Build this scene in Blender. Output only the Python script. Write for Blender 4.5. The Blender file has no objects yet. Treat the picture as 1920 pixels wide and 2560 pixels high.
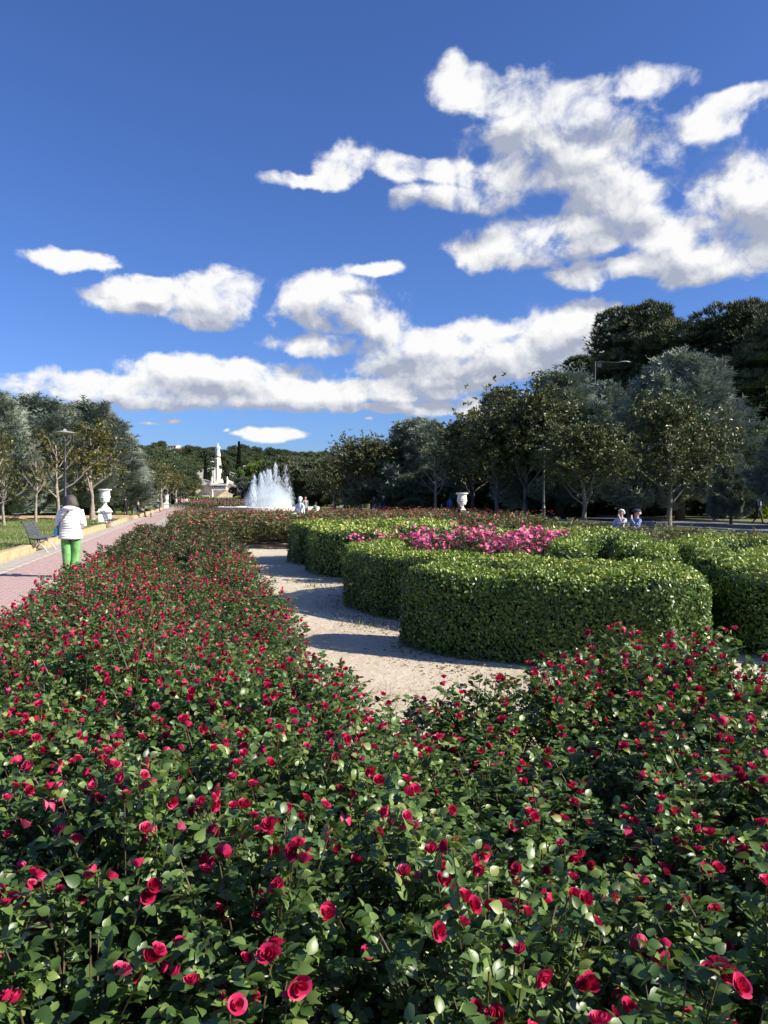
import bpy, bmesh, math, random
import numpy as np
from mathutils import Vector, Matrix, noise as mnoise

R = math.radians
sc = bpy.context.scene
COL = sc.collection

# ------------------------------------------------------------------ camera
CAM_H = 1.60
PITCH = 1.04
FPX = 1923.0                       # focal length in pixels of the 1920 x 2560 photograph
cam_d = bpy.data.cameras.new('camera')
cam = bpy.data.objects.new('camera', cam_d)
COL.objects.link(cam)
cam.location = (0, 0, CAM_H)
cam.rotation_euler = (R(90 - PITCH), 0, 0)
cam_d.sensor_fit = 'VERTICAL'
cam_d.sensor_height = 24.0
cam_d.lens = FPX / 2560 * 24.0
cam_d.clip_start = 0.05
cam_d.clip_end = 8000
sc.camera = cam

# ------------------------------------------------------------------ light, exposure
SUN_EL = R(33)
SUN_AZ = R(105)                    # clockwise from +Y (the view direction)
SKY_STRENGTH = 0.068
sc.view_settings.view_transform = 'Standard'
sc.view_settings.look = 'None'
sc.view_settings.exposure = 0.85
sc.view_settings.gamma = 1.0
sc.view_settings.use_curve_mapping = False
sd = bpy.data.lights.new('sun', 'SUN')
sd.energy = 5.0
sd.angle = R(0.5)
sd.color = (1.0, 0.92, 0.79)
sun = bpy.data.objects.new('sun', sd)
COL.objects.link(sun)
SUNV = Vector((math.sin(SUN_AZ) * math.cos(SUN_EL), math.cos(SUN_AZ) * math.cos(SUN_EL), math.sin(SUN_EL)))
sun.rotation_euler = (-SUNV).to_track_quat('-Z', 'Y').to_euler()
sun.location = SUNV * 60

cy = sc.cycles
cy.max_bounces = 5
cy.diffuse_bounces = 2
cy.glossy_bounces = 2
cy.transmission_bounces = 3
cy.transparent_max_bounces = 10
cy.volume_bounces = 5
cy.use_adaptive_sampling = True
cy.adaptive_threshold = 0.015
cy.caustics_reflective = False
cy.caustics_refractive = False
cy.sample_clamp_indirect = 4.0
try:
    cy.use_denoising = True
    cy.denoiser = 'OPENIMAGEDENOISE'
except Exception:
    pass


# ------------------------------------------------------------------ sky with clouds (by direction)
def px_dir(x, y):
    """direction (azimuth, elevation) seen at a place of the 1659 x 2212 preview of the photograph"""
    k = 1920 / 1659
    a = (x * k - 960) / FPX
    b = (1280 - y * k) / FPX
    p = R(-PITCH)
    d = Vector((a, math.cos(p) - b * math.sin(p), math.sin(p) + b * math.cos(p))).normalized()
    return math.atan2(d.x, d.y), math.asin(d.z)


CLOUDS = [
    (1015, 190, 75, 48), (1120, 195, 115, 46), (1290, 195, 165, 36), (1200, 270, 165, 62), (1240, 350, 205, 66),
    (1090, 372, 160, 42), (900, 372, 130, 30), (740, 358, 62, 38), (660, 387, 95, 17), (1000, 432, 130, 30),
    (1250, 500, 210, 52), (1150, 535, 165, 42), (1340, 420, 130, 52), (1560, 560, 190, 50), (1640, 420, 125, 105),
    (1540, 265, 95, 42), (1600, 218, 70, 26), (1480, 515, 110, 42), (1330, 585, 150, 26),
    (725, 648, 112, 60), (770, 700, 95, 38), (680, 745, 85, 24), (900, 745, 115, 40), (1060, 755, 180, 52),
    (1225, 720, 110, 66), (1275, 680, 48, 36), (1000, 790, 210, 34),
    (150, 560, 95, 24), (240, 578, 62, 14), (285, 645, 92, 38), (335, 608, 48, 20), (475, 640, 92, 56),
    (440, 692, 66, 24), (400, 850, 340, 36), (480, 805, 180, 30), (620, 850, 185, 34), (190, 850, 112, 16),
    (860, 842, 135, 30), (960, 830, 110, 22), (880, 882, 120, 15), (325, 916, 48, 9), (372, 911, 42, 15), (515, 938, 52, 14), (590, 938, 76, 14), (648, 942, 40, 8),
    (488, 930, 24, 12), (790, 908, 44, 10), (815, 572, 60, 15),
    (30, 832, 44, 14), (1020, 885, 50, 22),
]

world = bpy.data.worlds.new('World')
sc.world = world
world.use_nodes = True
wt = world.node_tree
for n in list(wt.nodes):
    wt.nodes.remove(n)


class NT:
    def __init__(s, tree):
        s.t = tree

    def n(s, typ, **kw):
        nd = s.t.nodes.new(typ)
        for k, v in kw.items():
            setattr(nd, k, v)
        return nd

    def put(s, sock, v):
        if hasattr(v, 'is_output'):
            s.t.links.new(v, sock)
        elif v is not None:
            sock.default_value = v

    def m(s, op, a, b=None, c=None, clamp=False):
        nd = s.n('ShaderNodeMath', operation=op, use_clamp=clamp)
        for i, v in enumerate((a, b, c)):
            if v is not None:
                s.put(nd.inputs[i], v)
        return nd.outputs[0]

    def v(s, op, a, b=None, c=None):
        nd = s.n('ShaderNodeVectorMath', operation=op)
        for i, v in enumerate((a, b, c)):
            if v is not None:
                s.put(nd.inputs[i], v)
        return nd.outputs['Value'] if op in ('LENGTH', 'DOT_PRODUCT', 'DISTANCE') else nd.outputs[0]

    def scale(s, a, f):
        nd = s.n('ShaderNodeVectorMath', operation='SCALE')
        s.put(nd.inputs[0], a)
        s.put(nd.inputs['Scale'], f)
        return nd.outputs[0]

    def noise(s, vec, sc_, det=4.0, rough=0.5, dist=0.0, color=False):
        nd = s.n('ShaderNodeTexNoise')
        if vec is not None:
            s.put(nd.inputs['Vector'], vec)
        s.put(nd.inputs['Scale'], sc_)
        s.put(nd.inputs['Detail'], det)
        s.put(nd.inputs['Roughness'], rough)
        s.put(nd.inputs['Distortion'], dist)
        return nd.outputs['Color' if color else 'Fac']

    def smooth(s, x, a, b, lo=0.0, hi=1.0):
        nd = s.n('ShaderNodeMapRange', interpolation_type='SMOOTHSTEP')
        s.put(nd.inputs[0], x)
        for i, v in enumerate((a, b, lo, hi)):
            s.put(nd.inputs[i + 1], v)
        return nd.outputs[0]

    def mix(s, f, a, b):
        nd = s.n('ShaderNodeMix', data_type='RGBA')
        s.put(nd.inputs[0], f)
        s.put(nd.inputs[6], a)
        s.put(nd.inputs[7], b)
        return nd.outputs[2]

    def xyz(s, x, y, z=0.0):
        nd = s.n('ShaderNodeCombineXYZ')
        for i, v in enumerate((x, y, z)):
            s.put(nd.inputs[i], v)
        return nd.outputs[0]


def build_sky():
    T = NT(wt)
    tc = T.n('ShaderNodeTexCoord').outputs['Generated']
    sp = T.n('ShaderNodeSeparateXYZ')
    T.put(sp.inputs[0], tc)
    az = T.m('ARCTAN2', sp.outputs[0], sp.outputs[1])
    el = T.m('ARCSINE', T.m('MINIMUM', T.m('MAXIMUM', sp.outputs[2], -0.999), 0.999))
    k = T.m('DIVIDE', 1.0, T.m('ADD', T.m('MAXIMUM', el, 0.0), 0.22))
    p = T.xyz(az, el, 0.0)
    q = T.xyz(az, T.m('MULTIPLY', el, 1.15), T.m('MULTIPLY', T.m('ABSOLUTE', az), 0.35))
    warp = T.noise(q, 9.0, 4.0, 0.55, color=True)
    wv = T.v('MULTIPLY', T.v('SUBTRACT', warp, (0.5, 0.5, 0.5)), T.xyz(T.m('DIVIDE', 0.12, k), T.m('DIVIDE', 0.085, k), 0.0))
    pw = T.v('ADD', p, wv)

    def field(pos):
        acc = None
        for (x, y, rx, ry) in CLOUDS:
            a0, e0 = px_dir(x, y)
            a1, _ = px_dir(x + rx, y)
            _, e1 = px_dir(x, y - ry)
            ia, ie = 1 / max(1e-4, a1 - a0), 1 / max(1e-4, e1 - e0)
            l = T.v('LENGTH', T.v('MULTIPLY_ADD', pos, (ia, ie, 0), (-a0 * ia, -e0 * ie, 0)))
            if rx * ry < 900:
                l = T.m('ADD', l, 0.72)
            acc = l if acc is None else T.m('SMOOTH_MIN', acc, l, 0.25)
        return T.m('SUBTRACT', 1.28, acc)

    f0 = field(pw)
    f1 = field(T.v('ADD', pw, T.xyz(0.012, T.m('DIVIDE', 0.075, k), 0.0)))
    # clouds all round, outside the part of the sky that was mapped
    rnd = T.noise(q, 3.2, 2.0, 0.5)
    away = T.m('MAXIMUM', T.smooth(T.m('ABSOLUTE', az), 0.52, 0.75), T.smooth(el, 0.62, 0.8))
    r0 = T.m('ADD', T.m('MULTIPLY', T.m('SUBTRACT', rnd, 0.60), 6.0), T.m('MULTIPLY', T.m('SUBTRACT', away, 1.0), 6.0))
    f0 = T.m('MAXIMUM', T.m('MAXIMUM', f0, r0), -1.0)
    n1 = T.noise(q, 19.0, 10.0, 0.60, 0.25)
    n2 = T.noise(T.v('ADD', q, (0.006, 0.018, 0.0)), 19.0, 5.0, 0.58, 0.25)
    big = T.noise(q, 6.0, 2.0, 0.5)
    dens = T.m('ADD', T.m('MINIMUM', T.m('MULTIPLY', f0, 1.45), 0.72), T.m('MULTIPLY', T.m('SUBTRACT', n1, 0.505), 2.7))
    soft = T.m('ADD', T.m('ADD', 0.22, T.m('MULTIPLY', big, 0.7)), T.m('MULTIPLY', T.m('MAXIMUM', el, 0.0), 0.6))
    alpha = T.smooth(dens, -0.03, soft)
    alpha = T.m('MULTIPLY', alpha, T.smooth(el, -0.01, 0.03))
    # bright towards the sun, grey where the cloud is thick above
    shade = T.m('SUBTRACT', T.m('ADD', T.m('MULTIPLY', T.m('SUBTRACT', n1, n2), 2.6), T.m('MULTIPLY', T.m('SUBTRACT', f0, f1), 0.62)), T.m('MULTIPLY', T.m('MAXIMUM', f1, 0.0), 0.55))
    lum = T.m('ADD', 0.72, T.m('MULTIPLY', shade, 0.95), clamp=True)
    ccol = T.mix(lum, (3.3, 3.65, 4.6, 1), (8.0, 8.0, 8.0, 1))
    sky = T.n('ShaderNodeTexSky', sky_type='NISHITA')
    sky.sun_disc = False
    sky.sun_elevation = SUN_EL
    sky.sun_rotation = SUN_AZ
    sky.altitude = 250
    sky.air_density = 1.0
    sky.dust_density = 0.8
    sky.ozone_density = 4.0
    col = T.mix(alpha, T.v('MULTIPLY', sky.outputs[0], (0.64, 0.84, 1.30)), ccol)
    bg = T.n('ShaderNodeBackground')
    T.put(bg.inputs[0], col)
    bg.inputs[1].default_value = SKY_STRENGTH
    out = T.n('ShaderNodeOutputWorld')
    wt.links.new(bg.outputs[0], out.inputs[0])
    world.cycles.sampling_method = 'MANUAL'
    world.cycles.sample_map_resolution = 256


build_sky()

# ------------------------------------------------------------------ garden frame: u runs along the avenues, v across them
AX = R(-13.7)
A = Vector((math.sin(AX), math.cos(AX), 0))
N = Vector((math.cos(AX), -math.sin(AX), 0))


def G(u, v, z=0.0):
    p = A * u + N * v
    return Vector((p.x, p.y, z))


def at(px, d, z=0.0):
    """point d metres ahead of the camera, under the column px of the photograph"""
    return Vector(((px - 960) / FPX * d, d, z))


HEAD = -AX      # rotation about Z that turns local +Y onto the avenue direction


# ------------------------------------------------------------------ helpers: objects
def tag(o, label=None, cat=None, group=None, kind=None):
    if label: o['label'] = label
    if cat: o['category'] = cat
    if group: o['group'] = group
    if kind: o['kind'] = kind
    return o


def thing(name, label, cat, loc=(0, 0, 0), rz=0.0, group=None):
    o = bpy.data.objects.new(name, None)
    COL.objects.link(o)
    o.empty_display_size = 0.2
    o.location = loc
    o.rotation_euler = (0, 0, rz)
    return tag(o, label, cat, group)


def obj(name, me, parent=None, loc=(0, 0, 0), rot=(0, 0, 0), scl=(1, 1, 1), kind=None):
    o = bpy.data.objects.new(name, me)
    COL.objects.link(o)
    o.parent = parent
    o.location = loc
    o.rotation_euler = rot
    o.scale = scl
    if kind: o['kind'] = kind
    return o


def mesh_np(name, V, F, mat, tint=None, smooth=False):
    """V (n,3); F list of (m,k) index arrays"""
    me = bpy.data.meshes.new(name)
    V = np.asarray(V, np.float32)
    me.vertices.add(len(V))
    me.vertices.foreach_set('co', V.ravel())
    F = [np.asarray(f, np.int32) for f in (F if isinstance(F, list) else [F]) if len(f)]
    loops = np.concatenate([f.ravel() for f in F])
    sizes = np.concatenate([np.full(len(f), f.shape[1], np.int32) for f in F])
    me.loops.add(len(loops))
    me.loops.foreach_set('vertex_index', loops)
    me.polygons.add(len(sizes))
    starts = np.concatenate([[0], np.cumsum(sizes)[:-1]]).astype(np.int32)
    me.polygons.foreach_set('loop_start', starts)
    me.update(calc_edges=True)
    if tint is not None:
        a = me.attributes.new('tint', 'FLOAT', 'POINT')
        a.data.foreach_set('value', np.asarray(tint, np.float32))
    me.polygons.foreach_set('use_smooth', np.full(len(sizes), bool(smooth)))
    for m in (mat if isinstance(mat, (list, tuple)) else [mat]):
        me.materials.append(m)
    return me


class MB:
    """collects simple solids into one mesh"""

    def __init__(s):
        s.v, s.f = [], []

    def add(s, V, F):
        b = len(s.v)
        s.v += [tuple(p) for p in V]
        s.f += [tuple(i + b for i in f) for f in F]
        return s

    def box(s, c, d, M=None):
        x, y, z = d[0] / 2, d[1] / 2, d[2] / 2
        V = [Vector((i * x, j * y, k * z)) for k in (-1, 1) for j in (-1, 1) for i in (-1, 1)]
        if M is not None:
            V = [M @ p for p in V]
        c = Vector(c)
        return s.add([p + c for p in V], [(0, 2, 3, 1), (4, 5, 7, 6), (0, 1, 5, 4), (2, 6, 7, 3), (0, 4, 6, 2), (1, 3, 7, 5)])

    def chamfer_box(s, c, d, e=0.01, M=None):
        x, y, z = d[0] / 2, d[1] / 2, d[2] / 2
        V = []
        for (zz, k) in ((-z, 0), (z - e, 0), (z, e)):
            for (i, j) in ((-1, -1), (1, -1), (1, 1), (-1, 1)):
                V.append(Vector((i * (x - k), j * (y - k), zz)))
        if M is not None:
            V = [M @ p for p in V]
        c = Vector(c)
        F = [(3, 2, 1, 0), (8, 9, 10, 11)]
        for r in (0, 4):
            for i in range(4):
                j = (i + 1) % 4
                F.append((r + i, r + j, r + 4 + j, r + 4 + i))
        return s.add([p + c for p in V], F)

    def tube(s, pts, rad, seg=8, cap=True):
        pts = [Vector(p) for p in pts]
        if not hasattr(rad, '__len__'):
            rad = [rad] * len(pts)
        V, F = [], []
        up = Vector((0, 0, 1))
        for i, p in enumerate(pts):
            t = (pts[min(i + 1, len(pts) - 1)] - pts[max(i - 1, 0)])
            t = t.normalized() if t.length > 1e-9 else Vector((0, 0, 1))
            a = t.cross(up)
            if a.length < 0.05:
                a = t.cross(Vector((1, 0, 0)))
            a.normalize()
            b = t.cross(a)
            for k in range(seg):
                w = 2 * math.pi * k / seg
                V.append(p + (a * math.cos(w) + b * math.sin(w)) * rad[i])
        for i in range(len(pts) - 1):
            for k in range(seg):
                k2 = (k + 1) % seg
                F.append((i * seg + k, i * seg + k2, (i + 1) * seg + k2, (i + 1) * seg + k))
        if cap:
            F.append(tuple(range(seg))[::-1])
            F.append(tuple((len(pts) - 1) * seg + k for k in range(seg)))
        return s.add(V, F)

    def lathe(s, prof, seg=24, c=(0, 0, 0)):
        """prof: list of (r, z)"""
        V, F = [], []
        c = Vector(c)
        for (r, z) in prof:
            for k in range(seg):
                w = 2 * math.pi * k / seg
                V.append(c + Vector((r * math.cos(w), r * math.sin(w), z)))
        for i in range(len(prof) - 1):
            for k in range(seg):
                k2 = (k + 1) % seg
                F.append((i * seg + k, i * seg + k2, (i + 1) * seg + k2, (i + 1) * seg + k))
        F.append(tuple(range(seg))[::-1])
        F.append(tuple((len(prof) - 1) * seg + k for k in range(seg)))
        return s.add(V, F)

    def loft(s, rings, cap=True):
        """rings: list of equally long point lists"""
        n = len(rings[0])
        V = [p for r in rings for p in r]
        F = []
        for i in range(len(rings) - 1):
            for k in range(n):
                k2 = (k + 1) % n
                F.append((i * n + k, i * n + k2, (i + 1) * n + k2, (i + 1) * n + k))
        if cap:
            F.append(tuple(range(n))[::-1])
            F.append(tuple((len(rings) - 1) * n + k for k in range(n)))
        return s.add(V, F)

    def ball(s, c, r, seg=10, rings=7):
        if not hasattr(r, '__len__'):
            r = (r, r, r)
        c = Vector(c)
        prof = []
        for i in range(rings + 1):
            w = math.pi * i / rings
            prof.append([c + Vector((r[0] * max(0.02, math.sin(w)) * math.cos(2 * math.pi * k / seg), r[1] * max(0.02, math.sin(w)) * math.sin(2 * math.pi * k / seg), -r[2] * math.cos(w))) for k in range(seg)])
        return s.loft(prof)

    def mesh(s, name, mat, smooth=False):
        me = bpy.data.meshes.new(name)
        me.from_pydata([tuple(p) for p in s.v], [], s.f)
        for m in (mat if isinstance(mat, (list, tuple)) else [mat]):
            me.materials.append(m)
        if smooth:
            me.polygons.foreach_set('use_smooth', [True] * len(me.polygons))
        me.update()
        return me

    def obj(s, name, mat, parent=None, smooth=False, **kw):
        return obj(name, s.mesh(name, mat, smooth), parent, **kw)


# ------------------------------------------------------------------ helpers: materials
def new_mat(name):
    m = bpy.data.materials.new(name)
    m.use_nodes = True
    t = m.node_tree
    for n in list(t.nodes):
        t.nodes.remove(n)
    T = NT(t)
    out = T.n('ShaderNodeOutputMaterial')
    b = T.n('ShaderNodeBsdfPrincipled')
    t.links.new(b.outputs[0], out.inputs[0])
    return m, T, b, out


def c4(c):
    return (c[0], c[1], c[2], 1.0)


def ramp(T, fac, stops):
    nd = T.n('ShaderNodeValToRGB')
    cr = nd.color_ramp
    while len(cr.elements) < len(stops):
        cr.elements.new(0.5)
    for e, (p, c) in zip(cr.elements, stops):
        e.position = p
        e.color = c4(c)
    T.put(nd.inputs[0], fac)
    return nd.outputs[0]


def mat_plain(name, c, rough=0.6, var=0.12, scale=6.0, bump=0.0, bscale=40.0, metal=0.0, spec=0.5, c2=None):
    m, T, b, out = new_mat(name)
    tc = T.n('ShaderNodeTexCoord').outputs['Object']
    nz = T.noise(tc, scale, 5.0, 0.6)
    lo = tuple(max(0, x * (1 - var * 1.6)) for x in c)
    hi = tuple(min(1, x * (1 + var)) for x in (c2 or c))
    T.put(b.inputs['Base Color'], ramp(T, nz, [(0.3, lo), (0.7, hi)]))
    b.inputs['Roughness'].default_value = rough
    b.inputs['Metallic'].default_value = metal
    b.inputs['Specular IOR Level'].default_value = spec
    if bump:
        bp = T.n('ShaderNodeBump')
        bp.inputs['Strength'].default_value = bump
        bp.inputs['Distance'].default_value = 0.02
        T.put(bp.inputs['Height'], T.noise(tc, bscale, 6.0, 0.65))
        T.t.links.new(bp.outputs[0], b.inputs['Normal'])
    return m


def mat_leaf(name, stops, rough=0.4, trans=0.25, tcol=None, spec=0.5, patch=0.0, pscale=1.2):
    """leaves: colour by the 'tint' of each leaf, a little light passes through"""
    m, T, b, out = new_mat(name)
    at_ = T.n('ShaderNodeAttribute', attribute_name='tint')
    fac = at_.outputs['Fac']
    oi = T.n('ShaderNodeObjectInfo')
    fac = T.m('ADD', fac, T.m('MULTIPLY', T.m('SUBTRACT', oi.outputs['Random'], 0.5), 0.22))
    if patch:
        geo = T.n('ShaderNodeNewGeometry')
        fac = T.m('ADD', fac, T.m('MULTIPLY', T.m('SUBTRACT', T.noise(geo.outputs['Position'], pscale, 3.0, 0.55), 0.5), patch))
    col = ramp(T, fac, stops)
    T.put(b.inputs['Base Color'], col)
    b.inputs['Roughness'].default_value = rough
    b.inputs['Specular IOR Level'].default_value = spec
    if trans:
        tr = T.n('ShaderNodeBsdfTranslucent')
        if tcol:
            T.put(tr.inputs[0], T.mix(0.6, col, c4(tcol)))
        else:
            T.put(tr.inputs[0], col)
        mx = T.n('ShaderNodeMixShader')
        mx.inputs[0].default_value = trans
        T.t.links.new(b.outputs[0], mx.inputs[1])
        T.t.links.new(tr.outputs[0], mx.inputs[2])
        T.t.links.new(mx.outputs[0], out.inputs[0])
    return m


M = {}
M['rose_leaf'] = mat_leaf('rose_leaf', [(0.0, (0.026, 0.058, 0.016)), (0.4, (0.068, 0.132, 0.032)), (0.75, (0.16, 0.24, 0.06)), (1.0, (0.28, 0.31, 0.10))], 0.40, 0.26, (0.16, 0.26, 0.03))
M['rose_leaf_mid'] = mat_leaf('rose_leaf_mid', [(0.0, (0.02, 0.045, 0.013)), (0.4, (0.06, 0.112, 0.029)), (0.72, (0.14, 0.20, 0.054)), (0.9, (0.22, 0.23, 0.08)), (1.0, (0.17, 0.085, 0.04))], 0.40, 0.24, (0.16, 0.26, 0.03))
M['rose_leaf_far'] = mat_leaf('rose_leaf_far', [(0.0, (0.02, 0.035, 0.012)), (0.4, (0.045, 0.075, 0.022)), (0.75, (0.095, 0.11, 0.035)), (1.0, (0.15, 0.085, 0.04))], 0.42, 0.2, (0.16, 0.22, 0.04))
M['rose_leaf_brown'] = mat_leaf('rose_leaf_brown', [(0.0, (0.03, 0.046, 0.015)), (0.35, (0.075, 0.10, 0.03)), (0.7, (0.155, 0.15, 0.055)), (1.0, (0.20, 0.115, 0.06))], 0.45, 0.2, (0.2, 0.2, 0.05))
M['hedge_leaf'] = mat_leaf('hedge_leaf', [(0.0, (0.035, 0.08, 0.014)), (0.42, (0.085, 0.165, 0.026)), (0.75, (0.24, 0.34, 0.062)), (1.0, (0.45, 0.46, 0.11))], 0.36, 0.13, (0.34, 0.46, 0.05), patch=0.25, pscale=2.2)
M['cypress_leaf'] = mat_leaf('cypress_leaf', [(0.0, (0.10, 0.135, 0.105)), (0.5, (0.22, 0.265, 0.205)), (1.0, (0.36, 0.40, 0.31))], 0.6, 0.08)
M['magnolia_leaf'] = mat_leaf('magnolia_leaf', [(0.0, (0.035, 0.055, 0.018)), (0.45, (0.085, 0.11, 0.034)), (0.8, (0.18, 0.175, 0.065)), (1.0, (0.27, 0.19, 0.08))], 0.46, 0.12, (0.2, 0.2, 0.05))
M['magnolia_leaf_yellow'] = mat_leaf('magnolia_leaf_yellow', [(0.0, (0.03, 0.045, 0.014)), (0.4, (0.09, 0.095, 0.025)), (0.8, (0.19, 0.16, 0.04)), (1.0, (0.27, 0.19, 0.05))], 0.4, 0.2, (0.3, 0.28, 0.05))
M['pine_leaf'] = mat_leaf('pine_leaf', [(0.0, (0.028, 0.044, 0.017)), (0.5, (0.072, 0.095, 0.034)), (1.0, (0.15, 0.16, 0.062))], 0.6, 0.08)
M['pine_leaf_far'] = mat_leaf('pine_leaf_far', [(0.0, (0.03, 0.048, 0.018)), (0.5, (0.07, 0.098, 0.034)), (1.0, (0.13, 0.155, 0.06))], 0.7, 0.06)
M['grey_leaf'] = mat_leaf('grey_leaf', [(0.0, (0.05, 0.06, 0.04)), (0.5, (0.10, 0.112, 0.075)), (1.0, (0.17, 0.18, 0.12))], 0.6, 0.12)
M['bright_leaf'] = mat_leaf('bright_leaf', [(0.0, (0.04, 0.075, 0.012)), (0.5, (0.10, 0.16, 0.022)), (1.0, (0.18, 0.25, 0.04))], 0.5, 0.25, (0.3, 0.4, 0.04))
M['columnar_leaf'] = mat_leaf('columnar_leaf', [(0.0, (0.016, 0.03, 0.014)), (1.0, (0.05, 0.075, 0.03))], 0.7, 0.05)
M['grass'] = mat_leaf('grass', [(0.0, (0.08, 0.12, 0.03)), (0.6, (0.17, 0.225, 0.05)), (1.0, (0.28, 0.29, 0.1))], 0.6, 0.2)
M['red_petal'] = mat_leaf('red_petal', [(0.0, (0.24, 0.004, 0.034)), (0.5, (0.43, 0.010, 0.064)), (0.85, (0.58, 0.03, 0.12)), (1.0, (0.68, 0.13, 0.23))], 0.5, 0.22, (0.6, 0.02, 0.04), spec=0.3)
M['salmon_petal'] = mat_leaf('salmon_petal', [(0.0, (0.52, 0.07, 0.08)), (0.5, (0.68, 0.13, 0.12)), (1.0, (0.75, 0.25, 0.2))], 0.5, 0.2, spec=0.3)
M['pink_petal'] = mat_leaf('pink_petal', [(0.0, (0.60, 0.05, 0.18)), (0.5, (0.78, 0.13, 0.32)), (1.0, (0.88, 0.38, 0.52))], 0.5, 0.22, spec=0.3)
M['rose_stem'] = mat_plain('rose_stem', (0.095, 0.075, 0.035), 0.5, 0.3, 30)
M['bark_pale'] = mat_plain('bark_pale', (0.30, 0.255, 0.21), 0.85, 0.35, 7, 0.6, 30)
M['bark_dark'] = mat_plain('bark_dark', (0.10, 0.08, 0.062), 0.9, 0.35, 7, 0.6, 25)
M['bark_grey'] = mat_plain('bark_grey', (0.17, 0.15, 0.13), 0.9, 0.35, 7, 0.6, 30)
M['twig'] = mat_plain('twig', (0.045, 0.04, 0.025), 0.9, 0.3, 9)
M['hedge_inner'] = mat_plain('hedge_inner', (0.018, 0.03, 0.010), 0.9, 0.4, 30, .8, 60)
M['soil'] = mat_plain('soil', (0.10, 0.075, 0.05), 0.95, 0.35, 5, 0.8, 30)
M['stone_kerb'] = mat_plain('stone_kerb', (0.52, 0.37, 0.20), 0.85, 0.22, 4, 0.5, 30)
M['stone_tan'] = mat_plain('stone_tan', (0.84, 0.71, 0.50), 0.85, 0.22, 0.5, 0.4, 8)
M['stone_white'] = mat_plain('stone_white', (0.84, 0.80, 0.72), 0.8, 0.1, 0.6, 0.2, 10)
M['slab'] = mat_plain('slab', (0.44, 0.40, 0.345), 0.85, 0.2, 5, 0.4, 60)
M['brick'] = mat_plain('brick', (0.45, 0.315, 0.285), 0.85, 0.2, 9, 0.4, 70)
M['joint'] = mat_plain('joint', (0.33, 0.26, 0.23), 0.95, 0.2, 20)
M['asphalt'] = mat_plain('asphalt', (0.17, 0.17, 0.175), 0.9, 0.15, 3, 0.3, 50)
M['urn_paint'] = mat_plain('urn_paint', (0.80, 0.79, 0.76), 0.6, 0.05, 5, 0.15, 30)
M['marble'] = mat_plain('marble', (0.80, 0.79, 0.77), 0.5, 0.06, 6, 0.1, 25)
M['bench_slat'] = mat_plain('bench_slat', (0.10, 0.115, 0.15), 0.45, 0.25, 14, 0.2, 40)
M['iron_dark'] = mat_plain('iron_dark', (0.03, 0.03, 0.034), 0.45, 0.2, 8)
M['iron_light'] = mat_plain('iron_light', (0.52, 0.54, 0.55), 0.5, 0.15, 9)
M['lamp_metal'] = mat_plain('lamp_metal', (0.045, 0.046, 0.052), 0.4, 0.2, 6)
M['lamp_disc'] = mat_plain('lamp_disc', (0.32, 0.32, 0.32), 0.45, 0.15, 6)
M['galvanised'] = mat_plain('galvanised', (0.30, 0.31, 0.33), 0.45, 0.15, 6, metal=0.4)
M['roof'] = mat_plain('roof', (0.42, 0.2, 0.13), 0.85, 0.2, 1)
M['house_wall'] = mat_plain('house_wall', (0.75, 0.73, 0.69), 0.8, 0.06, 0.8)
M['window_glass'] = mat_plain('window_glass', (0.04, 0.05, 0.06), 0.15, 0.1, 1)
M['dry_leaf'] = mat_leaf('dry_leaf', [(0.0, (0.12, 0.075, 0.04)), (1.0, (0.32, 0.23, 0.13))], 0.8, 0.1)
M['daisy'] = mat_plain('daisy', (0.8, 0.8, 0.74), 0.7, 0.03, 4)


def mat_sand():
    m, T, b, out = new_mat('sand')
    tc = T.n('ShaderNodeTexCoord').outputs['Object']
    a = T.noise(tc, 0.9, 5.0, 0.6)
    g = T.noise(tc, 140.0, 3.0, 0.7)
    dirt = T.noise(tc, 3.5, 6.0, 0.7)
    c1 = ramp(T, a, [(0.3, (0.44, 0.35, 0.235)), (0.7, (0.60, 0.50, 0.36))])
    c2 = T.mix(T.smooth(g, 0.35, 0.68), (0.36, 0.295, 0.215, 1), (0.78, 0.70, 0.56, 1))
    col = T.mix(0.5, c1, c2)
    col = T.mix(T.smooth(dirt, 0.56, 0.75, 0.0, 0.45), col, (0.23, 0.18, 0.12, 1))
    col = T.mix(T.smooth(T.noise(tc, 0.35, 3.0, 0.6), 0.42, 0.62, 0.0, 0.35), col, (0.70, 0.62, 0.50, 1))
    col = T.mix(T.smooth(T.noise(tc, 22.0, 5.0, 0.75), 0.60, 0.72, 0.0, 0.5), col, (0.20, 0.155, 0.10, 1))
    T.put(b.inputs['Base Color'], col)
    b.inputs['Roughness'].default_value = 0.95
    bp = T.n('ShaderNodeBump')
    bp.inputs['Strength'].default_value = 0.75
    bp.inputs['Distance'].default_value = 0.012
    T.put(bp.inputs['Height'], T.m('ADD', T.noise(tc, 85.0, 4.0, 0.7), T.m('MULTIPLY', T.noise(tc, 7.0, 4.0, 0.65), 3.2)))
    T.t.links.new(bp.outputs[0], b.inputs['Normal'])
    return m


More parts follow.
